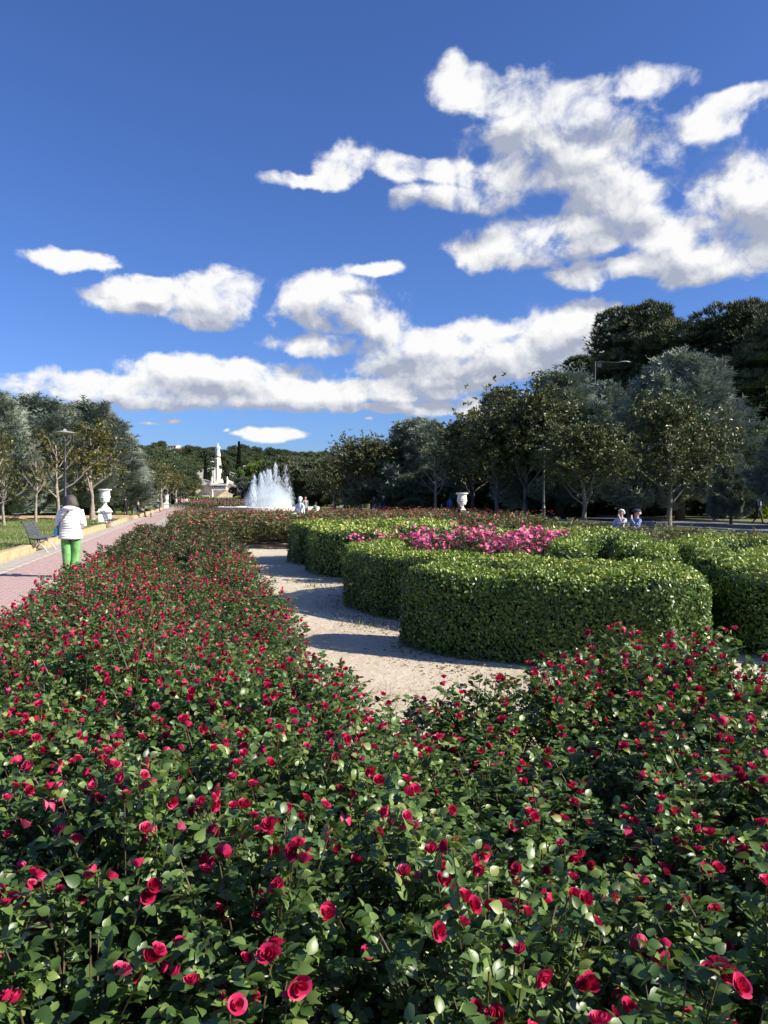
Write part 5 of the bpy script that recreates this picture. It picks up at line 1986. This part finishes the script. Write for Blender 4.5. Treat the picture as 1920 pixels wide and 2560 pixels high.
def fountain():
    D = 100.0
    t = thing('fountain', 'round fountain with tall white water jets at the end of the garden', 'fountain', at(672, D, 0))
    MB().lathe([(6.6, 0), (6.6, .45), (6.4, .5), (6.0, .5), (5.95, .25), (.1, .22)], 48).obj('basin', M['stone_white'], t)
    water = mat_water()
    nr = np.random.default_rng(6)
    drop = (np.array([(-.5, -.6, -.3), (.5, -.6, -.3), (0, -.6, .55), (0, 1.4, 0)], float), np.array([(0, 1, 3), (1, 2, 3), (2, 0, 3), (0, 2, 1)]))
    jets = [(630, 1203), (637, 1190), (646, 1181), (655, 1189), (657, 1178), (663, 1173), (671, 1174), (676, 1185), (688, 1159), (700, 1190), (710, 1160), (718, 1192), (724, 1215), (640, 1212), (668, 1200)]
    for j, (px, top) in enumerate(jets):
        x = xat(px, D) - xat(672, D)
        H = zat(top, D) - .3
        y = nr.uniform(-2.5, 2.5)
        thin = px in (700, 710, 718, 724)
        n = 520 if not thin else 420
        f = nr.uniform(0, 1, n)
        wide = (.09 + .11 * np.sin(np.pi * np.clip(f * 1.0, 0, 1)) ** .8) * (2.0 if thin else 1.15)
        P = np.column_stack([x + nr.normal(0, 1, n) * wide, y + nr.normal(0, 1, n) * wide, .3 + H * (f ** .8)])
        P[:, 2] -= (np.abs(P[:, 0] - x) / .3) ** 1.5 * .35
        ax = unit(np.column_stack([nr.normal(0, .12, (n, 2)), np.ones(n)]))
        c = Cloud()
        c.add(*scatter(drop[0], drop[1], P, frames(ax, rnd_unit(nr, n)), np.column_stack([nr.uniform(.02, .06, n)] + [nr.uniform(.08, .3, n)] + [nr.uniform(.02, .06, n)]) * (.62 if thin else 1), nr.random(n)))
        # solid core of the jet
        k = 60
        ff = np.linspace(0, .985, k)
        P = np.column_stack([x + nr.normal(0, .03, k), y + nr.normal(0, .03, k), .3 + H * ff])
        c.add(*scatter(drop[0], drop[1], P, np.repeat(frames(np.array([[0, 0, 1.0]]), np.array([[0, 1.0, 0]])), k, 0), np.column_stack([nr.uniform(.05, .12, k), np.full(k, .16), nr.uniform(.05, .12, k)]) * (.5 if thin else 1.1), nr.random(k)))
        obj('water_jet', c.mesh('water_jet', water), t, kind='stuff')
    # spray round the foot of the jets
    n = 22000
    a = nr.uniform(0, 6.28, n)
    r = 3.0 * np.sqrt(nr.uniform(0, 1, n))
    P = np.column_stack([r * np.cos(a), r * np.sin(a) * .8, .2 + nr.exponential(.75, n) * (1.15 - r / 4.2)])
    c = Cloud()
    c.add(*scatter(drop[0], drop[1], P, frames(rnd_unit(nr, n), rnd_unit(nr, n)), nr.uniform(.012, .04, n), nr.random(n)))
    obj('spray', c.mesh('spray', water), t, kind='stuff')
    mist = MB().ball((0, 0, 2.0), (3.9, 3.4, 2.3), 24, 14).obj('mist', mat_mist(), t)


fountain()

# low clipped hedges and beds near the fountain and the cascade
def block_hedge(label, px0, px1, d, h, depth, seed):
    x0, x1 = xat(px0, d), xat(px1, d)
    hedge(label, [(x0, d), ((x0 + x1) / 2, d + .01), (x1, d)], depth, h, 60, .32, seed, group='far clipped block hedges')


block_hedge('straight dark clipped hedge left of the cascade wall', 482, 522, 205, 1.75, 3, 21)
block_hedge('low rounded hedge before the cascade wall', 535, 580, 185, 1.5, 3, 22)
block_hedge('low clipped hedge at the foot of the cascade', 600, 630, 215, 1.8, 3, 23)
sheet('pool_rim', [at(430, 68), at(830, 68), at(830, 70.5), at(430, 70.5)], M['stone_kerb'], .05, thick=.06)

# ================================================================== PEOPLE
MATC = {}


def cloth(c, rough=.8):
    k = tuple(round(x, 3) for x in c) + (rough,)
    if k not in MATC:
        MATC[k] = mat_plain('cloth', c, rough, .15, 25, .25, 60)
    return MATC[k]


SKIN = mat_plain('skin', (.48, .28, .20), .55, .1, 20)


def base_joints():
    J = {'pelvis': ((0, 0, .95), .135, 'bottom'), 'waist': ((0, 0, 1.08), .12, 'top'), 'chest': ((0, 0, 1.28), .145, 'top'), 'collar': ((0, 0, 1.41), .09, 'top'),
         'neck': ((0, .005, 1.48), .052, 'skin'), 'jaw': ((0, .025, 1.545), .068, 'skin'), 'head': ((0, .015, 1.62), .088, 'skin'), 'crown': ((0, .01, 1.685), .065, 'skin')}
    for s, n in ((-1, 'l'), (1, 'r')):
        J['sh' + n] = ((s * .165, 0, 1.39), .062, 'top')
        J['el' + n] = ((s * .215, -.03, 1.12), .046, 'top')
        J['wr' + n] = ((s * .22, .06, .89), .032, 'sleeve')
        J['ha' + n] = ((s * .22, .09, .80), .036, 'skin')
        J['fi' + n] = ((s * .215, .11, .73), .018, 'skin')
        J['hip' + n] = ((s * .085, 0, .90), .095, 'bottom')
        J['kn' + n] = ((s * .095, .02, .50), .064, 'bottom')
        J['an' + n] = ((s * .10, -.03, .10), .045, 'bottom')
        J['to' + n] = ((s * .115, .12, .045), .042, 'shoe')
    return J


BONES = [('pelvis', 'waist'), ('waist', 'chest'), ('chest', 'collar'), ('collar', 'neck'), ('neck', 'jaw'), ('jaw', 'head'), ('head', 'crown')]
for _n in 'lr':
    BONES += [('collar', 'sh' + _n), ('sh' + _n, 'el' + _n), ('el' + _n, 'wr' + _n), ('wr' + _n, 'ha' + _n), ('ha' + _n, 'fi' + _n), ('pelvis', 'hip' + _n), ('hip' + _n, 'kn' + _n), ('kn' + _n, 'an' + _n), ('an' + _n, 'to' + _n)]


def skin_body(J, cols, sub=1):
    """one continuous skin over the joints; faces take the clothing of the nearest bone"""
    names = list(J)
    idx = {n: i for i, n in enumerate(names)}
    me = bpy.data.meshes.new('tmp')
    me.from_pydata([J[n][0] for n in names], [(idx[a], idx[b]) for a, b in BONES], [])
    o = bpy.data.objects.new('tmp', me)
    COL.objects.link(o)
    md = o.modifiers.new('s', 'SKIN')
    md.use_smooth_shade = True
    md.branch_smoothing = .3
    sv = me.skin_vertices[0].data
    for n in names:
        r = J[n][1]
        sv[idx[n]].radius = r if hasattr(r, '__len__') else (r, r)
        sv[idx[n]].use_root = (n == 'pelvis')
    o.modifiers.new('u', 'SUBSURF').levels = sub
    o.modifiers['u'].render_levels = sub
    dg = bpy.context.evaluated_depsgraph_get()
    ev = o.evaluated_get(dg)
    nm = bpy.data.meshes.new_from_object(ev)
    bpy.data.objects.remove(o)
    nm.name = 'body'
    keys = ['skin', 'top', 'bottom', 'shoe', 'sleeve']
    nm.materials.clear()
    for k in keys:
        nm.materials.append(cols.get(k, cols['top'] if k == 'sleeve' else SKIN))
    seg = [(Vector(J[a][0]), Vector(J[b][0]), J[b][2]) for a, b in BONES]
    for p in nm.polygons:
        best, bk = 9, 'top'
        for a, b, k in seg:
            ab = b - a
            t = max(0, min(1, (p.center - a).dot(ab) / max(1e-9, ab.length_squared)))
            d = (a + ab * t - p.center).length
            if d < best:
                best, bk = d, k
        p.material_index = keys.index(bk)
        p.use_smooth = True
    return nm


def seated(J, lean=.12, spread=.10):
    def shift(n, p):
        J[n] = (p, J[n][1], J[n][2])
    dz = .50 - .95
    for n in ('waist', 'chest', 'collar', 'neck', 'jaw', 'head', 'crown', 'shl', 'shr', 'ell', 'elr'):
        p = J[n][0]
        h = p[2] - .95
        J[n] = ((p[0], p[1] - lean * h, p[2] + dz), J[n][1], J[n][2])
    shift('pelvis', (0, 0, .52))
    for s, n in ((-1, 'l'), (1, 'r')):
        shift('hip' + n, (s * .09, .05, .51))
        shift('kn' + n, (s * spread, .45, .52))
        shift('an' + n, (s * spread, .47, .11))
        shift('to' + n, (s * spread, .62, .05))
        shift('el' + n, (s * .23, .02, .72))
        shift('wr' + n, (s * .14, .24, .62))
        shift('ha' + n, (s * .10, .32, .61))
        shift('fi' + n, (s * .08, .38, .60))
    return J


def hair_cap(J, mat, parent, long_=0.0, grow=1.0, cap=False):
    h = Vector(J['head'][0]); c = Vector(J['crown'][0])
    mb = MB()
    rings = []
    for (f, r, oy) in ((-.045 - long_, .082 + long_ * .12, -.045), (-.02, .098, -.03), (.02, .103, -.018), (.06, .094, -.008), (.095, .066, -.004), (.112, .02, 0)):
        ring = []
        for k in range(12):
            w = 2 * math.pi * k / 12
            y = math.sin(w) * r
            if f < .03 and y > 0:
                y *= .25
            ring.append(Vector((h.x + math.cos(w) * r * grow, h.y + oy + y * grow, h.z + f * grow)))
        rings.append(ring)
    mb.loft(rings)
    return mb.obj('hair', mat, parent, smooth=True)


def face_bits(J, parent):
    h = Vector(J['head'][0])
    MB().loft([[h + Vector((math.cos(k * 1.57) * r, .08 + y, z + math.sin(k * 1.57) * .012)) for k in range(4)] for (r, y, z) in ((.014, -.01, .0), (.016, .022, -.028), (.006, .03, -.036))]).obj('nose', SKIN, parent, smooth=True)
    for s in (-1, 1):
        MB().ball(h + Vector((s * .034, .072, .012)), .012, 6, 5).obj('eye', M['iron_dark'], parent)
        MB().ball(h + Vector((s * .088, .0, -.01)), (.012, .024, .034), 6, 5).obj('ear', SKIN, parent)
    MB().box(h + Vector((0, .078, -.062)), (.042, .01, .008)).obj('mouth', cloth((.35, .12, .1)), parent)


def person(label, loc, rz, top, bottom, hair=(.03, .025, .02), pose='stand', scale=1.0, edit=None, group=None, short=False, detail=False, shoe=(.03, .03, .03), hairlong=0.0, nohair=False, sub=1):
    J = base_joints()
    if pose == 'sit':
        J = seated(J)
    elif pose == 'walk':
        J['knl'] = ((-.09, .14, .51), .064, 'bottom'); J['anl'] = ((-.09, .22, .11), .045, 'bottom'); J['tol'] = ((-.09, .37, .06), .042, 'shoe')
        J['knr'] = ((.09, .0, .5), .064, 'bottom'); J['anr'] = ((.09, -.28, .15), .045, 'bottom'); J['tor'] = ((.09, -.17, .05), .042, 'shoe')
        J['ell'] = ((-.22, -.14, 1.13), .046, 'top'); J['wrl'] = ((-.21, -.05, .92), .032, 'sleeve'); J['hal'] = ((-.21, .0, .83), .036, 'skin'); J['fil'] = ((-.21, .03, .76), .018, 'skin')
        J['elr'] = ((.22, .06, 1.13), .046, 'top'); J['wrr'] = ((.2, .22, .96), .032, 'sleeve'); J['har'] = ((.19, .29, .9), .036, 'skin'); J['fir'] = ((.19, .34, .86), .018, 'skin')
    if edit:
        for k, v in edit.items():
            J[k] = (v, J[k][1], J[k][2])
    if short:
        for n in 'lr':
            J['wr' + n] = (J['wr' + n][0], J['wr' + n][1], 'skin')
    t = thing('person', label, 'person', loc, rz, group)
    t.scale = (scale,) * 3
    cols = {'skin': SKIN, 'top': cloth(top), 'bottom': cloth(bottom), 'shoe': cloth(shoe), 'sleeve': cloth(top)}
    obj('body', skin_body(J, cols, sub), t)
    if not nohair:
        hair_cap(J, cloth(hair, .7), t, hairlong)
    if detail:
        face_bits(J, t)
    return t, J


# ---- the walking woman: quilted white jacket, bright green trousers, blue shoulder bag
def walking_woman():
    GREEN = mat_plain('trousers', (.18, .42, .13), .85, .28, 9, .9, 9)
    WHITE = mat_plain('jacket', (.84, .82, .77), .75, .05, 18, .3, 40)
    J = base_joints()
    J['hipl'] = ((-.09, 0, .88), .128, 'bottom'); J['hipr'] = ((.09, 0, .88), .128, 'bottom')
    J['knl'] = ((-.085, .02, .50), .095, 'bottom'); J['anl'] = ((-.07, .02, .10), .075, 'bottom'); J['tol'] = ((-.06, .17, .045), .045, 'shoe')
    J['knr'] = ((.085, .08, .51), .095, 'bottom'); J['anr'] = ((.055, -.04, .12), .075, 'bottom'); J['tor'] = ((.05, .09, .045), .045, 'shoe')
    for s, n in ((-1, 'l'), (1, 'r')):
        J['el' + n] = ((s * .235, .02, 1.10), .05, 'top')
        J['wr' + n] = ((s * .15, .24, 1.04), .034, 'top')
        J['ha' + n] = ((s * .08, .31, 1.06), .038, 'skin')
        J['fi' + n] = ((s * .03, .33, 1.08), .018, 'skin')
    t = thing('person', 'woman walking away in a white quilted jacket and bright green trousers', 'person', at(176, 15.4), HEAD - .05)
    t.scale = (1.0, 1.0, .975)
    obj('body', skin_body(J, {'skin': SKIN, 'top': WHITE, 'bottom': GREEN, 'shoe': cloth((.5, .48, .45)), 'sleeve': WHITE}, 2), t)
    # jacket: horizontal quilting, flaring to the hem
    prof = [(.80, .222, .165), (.83, .225, .168), (.9, .215, .16), (1.0, .20, .152), (1.12, .19, .148), (1.24, .195, .148), (1.33, .20, .14), (1.38, .185, .125), (1.42, .14, .105), (1.455, .085, .085), (1.49, .075, .078)]
    zs = [p[0] for p in prof]
    rings = []
    for i in range(95):
        z = .80 + (1.49 - .80) * i / 94
        q = 1 + .07 * abs(math.sin((z - .8) / .052 * math.pi)) - .02 if z < 1.34 else 1.0
        rx, ry = np.interp(z, zs, [p[1] for p in prof]) * q, np.interp(z, zs, [p[2] for p in prof]) * q
        rings.append([Vector((rx * math.copysign(abs(math.cos(w)) ** .85, math.cos(w)), ry * math.copysign(abs(math.sin(w)) ** .9, math.sin(w)) - .005 + .006 * math.sin(3 * w + z * 20), z)) for w in [2 * math.pi * k / 32 for k in range(32)]])
    jk = MB().loft(rings, cap=False).obj('jacket', WHITE, t, smooth=True)
    for s in (-1, 1):
        pts, rad = [], []
        P0, P1, P2 = Vector((s * .165, 0, 1.39)), Vector((s * .245, .0, 1.10)), Vector((s * .14, .25, 1.04))
        for i in range(27):
            f = i / 26
            p = P0.lerp(P1, min(1, f / .6)) if f < .6 else P1.lerp(P2, (f - .6) / .4)
            pts.append(p); rad.append((.078 - .022 * f) * (1 + .05 * abs(math.sin(f * 26))))
        MB().tube(pts, rad, 14).obj('sleeve', WHITE, jk, smooth=True)
    # hood lying on the back
    MB().ball((0, -.10, 1.43), (.15, .075, .055), 14, 9).obj('hood', WHITE, jk, smooth=True)
    # bobbed dark hair, head bent forward a little
    H = mat_plain('hair', (.075, .062, .055), .5, .5, 60, .5, 90)
    hr = MB()
    rings = []
    for (z, rx, ry, oy) in ((1.475, .155, .10, -.01), (1.50, .155, .112, -.005), (1.56, .138, .118, .0), (1.62, .118, .115, .005), (1.67, .098, .098, .01), (1.705, .06, .06, .015), (1.718, .015, .015, .015)):
        rings.append([Vector((rx * math.cos(w) * (1 + .035 * math.sin(9 * w)), (ry if math.sin(w) < 0 else ry * .35) * math.sin(w) + oy, z + .012 * math.sin(7 * w) * (z < 1.5))) for w in [2 * math.pi * k / 40 for k in range(40)]])
    hr.loft(rings)
    hr.obj('hair', H, t, smooth=True)
    # bag hangs at her left hip, strap across the back
    b = thing('shoulder_bag', 'small blue shoulder bag on a grey strap worn by the walking woman', 'bag', at(176, 15.4), HEAD - .05)
    b.scale = t.scale
    MB().chamfer_box((-.262, -.03, .955), (.06, .17, .17), .02).obj('bag_body', cloth((.03, .13, .26), .5), b)
    st = []
    for i in range(15):
        f = i / 14
        x = -.245 + (.075 + .245) * f
        z = 1.04 + (1.475 - 1.04) * f
        rx, ry = np.interp(z, zs, [p[1] for p in prof]), np.interp(z, zs, [p[2] for p in prof])
        y = -ry * math.sqrt(max(0.0, 1 - min(.98, abs(x) / rx) ** 2.2)) - .022 - (.035 if z > 1.38 else 0)
        st.append(Vector((x, y, z)))
    mb = MB()
    for i in range(14):
        a, c = st[i], st[i + 1]
        d = (c - a).normalized()
        n = Vector((0, -1, 0))
        sd = d.cross(n).normalized() * .015
        mb.add([a - sd, a + sd, c + sd, c - sd, a - sd + Vector((0, .004, 0)), a + sd + Vector((0, .004, 0)), c + sd + Vector((0, .004, 0)), c - sd + Vector((0, .004, 0))], [(0, 1, 2, 3), (7, 6, 5, 4), (0, 3, 7, 4), (1, 5, 6, 2)])
    mb.obj('strap', cloth((.22, .21, .20), .6), b)


walking_woman()

# ---- the elderly couple on the right bench (they look to the left)
RZB = HEAD + math.pi + .25           # bench local +x; a sitter's +y must point there
fwd = Vector((math.cos(RZB), math.sin(RZB), 0))
lat_ = Vector((-math.sin(RZB), math.cos(RZB), 0))
sit_rz = RZB - math.pi / 2
person('seated white haired person in a light blue shirt resting chin on hand', BENCH_R + fwd * .10 - lat_ * .32 + Vector((0, 0, -.02)), sit_rz + .25, (.36, .50, .80), (.03, .03, .04), (.62, .60, .56), 'sit', 1.0,
       {'ell': (-.2, .22, .80), 'wrl': (-.08, .17, 1.0), 'hal': (-.03, .14, 1.07), 'fil': (.0, .12, 1.13), 'elr': (.25, .0, .72), 'wrr': (.3, .12, .55), 'har': (.31, .2, .52), 'fir': (.31, .27, .5)}, short=True, detail=True, sub=2)
pc, JC = person('seated man in a navy flat cap and blue jacket with hand at his mouth', BENCH_R + fwd * .10 + lat_ * .30 + Vector((0, 0, -.02)), sit_rz - .1, (.13, .20, .45), (.04, .05, .08), (.55, .53, .5), 'sit', 1.0,
       {'ell': (-.22, .18, .78), 'wrl': (-.06, .2, .98), 'hal': (-.01, .16, 1.06), 'fil': (.02, .12, 1.12)}, detail=True, sub=2)
hc = Vector(JC['head'][0])
capm = MB()
capm.loft([[hc + Vector((r * 1.02 * math.cos(w), oy + r * 1.12 * math.sin(w), z)) for w in [2 * math.pi * k / 14 for k in range(14)]] for (z, r, oy) in ((.035, .104, 0), (.06, .118, .02), (.085, .118, .02), (.11, .085, .0), (.12, .03, 0))])
capm.add([hc + Vector(p) for p in ((-.07, .09, .045), (.07, .09, .045), (.05, .165, .035), (-.05, .165, .035), (-.07, .09, .035), (.07, .09, .035), (.05, .165, .028), (-.05, .165, .028))], [(0, 1, 2, 3), (7, 6, 5, 4), (2, 6, 7, 3), (0, 3, 7, 4), (1, 5, 6, 2)])
fc = thing('flat_cap', 'navy flat cap on the seated man', 'cap', pc.location, pc.rotation_euler.z)
capm.obj('cap_body', cloth((.025, .03, .055)), fc, smooth=True)

# ---- others
pw, _ = person('man walking in a dark blazer and pale shirt on the shaded road', at(1896, 46), R(-140), (.035, .05, .09), (.03, .03, .035), (.2, .18, .16), 'walk', 1.03)
MB().ball((0, .10, 1.24), (.075, .065, .19), 10, 8).obj('shirt', cloth((.55, .62, .8)), pw, smooth=True)
person('person standing in a dark top and blue jeans left of the pair', at(936, 66), R(120), (.02, .02, .025), (.08, .16, .38), (.05, .04, .03), 'stand', 1.0, short=True)
person('white haired person standing in a navy jumper', at(959, 65), R(160), (.015, .02, .04), (.13, .09, .07), (.72, .70, .66), 'stand', 1.03)
person('person in beige clothes sitting beside the navy jumper', at(948, 66), R(90), (.25, .22, .17), (.2, .17, .13), (.1, .08, .06), 'sit', 1.0)
person('person in a bright blue shirt standing left of the right urn', at(1125, 62), R(20), (.10, .22, .62), (.02, .025, .05), (.03, .03, .03), 'stand', 1.0)
person('fair haired person in black sitting in front of the right urn', BENCH_B + Vector((-.1, 0, -.02)), HEAD + math.pi / 2, (.015, .015, .02), (.03, .03, .04), (.42, .25, .12), 'sit', 1.0, hairlong=.12)
person('person in grey crouched on a bench beside the pale tree', at(1103, 58), R(70), (.16, .17, .2), (.03, .03, .04), (.03, .03, .03), 'sit', .95)
person('person in grey walking behind the white garden figure', at(763, 50), R(-150), (.30, .30, .29), (.05, .05, .06), (.03, .025, .02), 'walk', 1.0)
person('person in a teal top sitting right of the white garden figure', at(787, 62), R(60), (.05, .22, .2), (.05, .05, .06), (.05, .04, .03), 'sit', 1.0)
person('dark clothed person sitting in the shade by the second bench', at(830, 66), R(90), (.02, .02, .025), (.02, .02, .025), (.03, .03, .03), 'sit', 1.0)
B3 = G(66.3, -4.72)
person('person in black sitting on the bench beside the pram', B3 + N * .1 - A * .25, HEAD - math.pi / 2, (.012, .012, .015), (.015, .015, .02), (.02, .02, .02), 'sit', 1.05)
person('second person in black holding papers on the bench', B3 + N * .1 + A * .5, HEAD - math.pi / 2, (.012, .012, .015), (.015, .015, .02), (.02, .02, .02), 'sit', 1.0)
person('person in black standing behind the bench with the pram', B3 - N * .9 - A * .5, HEAD, (.012, .012, .016), (.012, .012, .016), (.02, .02, .02), 'stand', 1.0)
person('person in navy blue sitting on the far bench by the path', G(92, -4.62), HEAD - math.pi / 2, (.02, .03, .13), (.02, .02, .04), (.1, .08, .06), 'sit', 1.05)
rp = random.Random(4)
for i, (px, d, topc, what) in enumerate(((441, 112, (.7, .68, .66), 'white'), (447, 116, (.10, .02, .025), 'dark red'), (454, 126, (.75, .6, .6), 'pale pink'), (461, 120, (.42, .16, .12), 'rust red'), (467, 140, (.7, .68, .66), 'pale grey'), (472, 155, (.7, .6, .6), 'rose'), (486, 170, (.35, .36, .38), 'grey'), (493, 165, (.8, .8, .78), 'bright white'), (500, 172, (.04, .04, .05), 'black'))):
    person('distant stroller in a %s top on the far path' % what, at(px, d), rp.uniform(0, 6.28), topc, (.05, .05, .07), (.05, .04, .03), 'walk', 1.0, group='people far down the path')


def pram():
    t = thing('pram', 'black pram with hood standing by the bench', 'pram', B3 + N * .75 + A * .9, HEAD)
    K = M['iron_dark']
    cl = cloth((.015, .015, .018))
    mb = MB()
    mb.loft([[Vector((x, y + sy, z)) for x, sy in ((-.2, 0), (.2, 0), (.2, .0), (-.2, .0))] for y, z in ((0, 0), (0, 0))]) if False else None
    MB().loft([[Vector((w * math.cos(k * math.pi / 5), l * math.sin(k * math.pi / 5), z)) for k in range(10)] for (z, w, l) in ((.50, .16, .30), (.56, .20, .38), (.72, .22, .42), (.73, .19, .39), (.62, .17, .34))]).obj('carrycot', cl, t, smooth=True)
    MB().loft([[Vector((.22 * math.cos(a), .15 + .28 * math.sin(e) * 1.0 + .0, .72 + .33 * math.sin(a) * math.cos(e) ** .2)) for a in [math.pi * k / 10 for k in range(11)]] for e in (0, .5, 1.0, 1.3)], cap=False).obj('hood', cl, t, smooth=True)
    fr = MB()
    for s in (-.22, .22):
        fr.tube([(s, -.35, .16), (s, .1, .5), (s, .38, .16)], .014, 5)
        fr.tube([(s, .1, .5), (s, -.45, .98), (s * .9, -.52, 1.0)], .014, 5)
    fr.tube([(-.2, -.52, 1.0), (.2, -.52, 1.0)], .018, 5)
    fr.obj('frame', K, t)
    for s in (-.24, .24):
        for y in (-.36, .38):
            w = MB().tube([(s + .025 * math.cos(0), y + .15 * math.cos(a), .16 + .15 * math.sin(a)) for a in [2 * math.pi * k / 16 for k in range(17)]], .02, 6).obj('wheel', K, t)
            MB().tube([(s - .005, y, .16), (s + .05, y, .16)], .04, 8).obj('hub', M['iron_light'], w)


pram()

# ---- white marble garden figure rising above the salmon roses
def garden_figure():
    J = base_joints()
    J = seated(J, .0)
    ed = {'crown': (-.01, .03, 1.25), 'head': (-.01, .035, 1.19), 'jaw': (-.02, .06, 1.10), 'neck': (0, .01, 1.04),
          'ell': (-.26, .06, .68), 'wrl': (-.30, .12, .44), 'hal': (-.31, .16, .38), 'fil': (-.31, .2, .33),
          'elr': (.25, -.02, .70), 'wrr': (.24, .08, .46), 'har': (.22, .14, .40), 'fir': (.21, .18, .36)}
    for k, v in ed.items():
        J[k] = (v, J[k][1], J[k][2])
    t = thing('marble_figure', 'white marble seated figure rising above the salmon roses before the fountain', 'statue', at(750, 32.5, .42), R(150))
    mt = {k: M['marble'] for k in ('skin', 'top', 'bottom', 'shoe', 'sleeve')}
    obj('figure', skin_body(J, mt, 2), t, scl=(.95, .95, .95))
    MB().ball(Vector(J['head'][0]) * .95 + Vector((0, -.03, .02)), (.098, .105, .10), 14, 10).obj('hair', M['marble'], t, smooth=True)
    MB().chamfer_box((0, .2, -.05), (.75, .95, .74), .03).obj('plinth', M['marble'], t)


garden_figure()
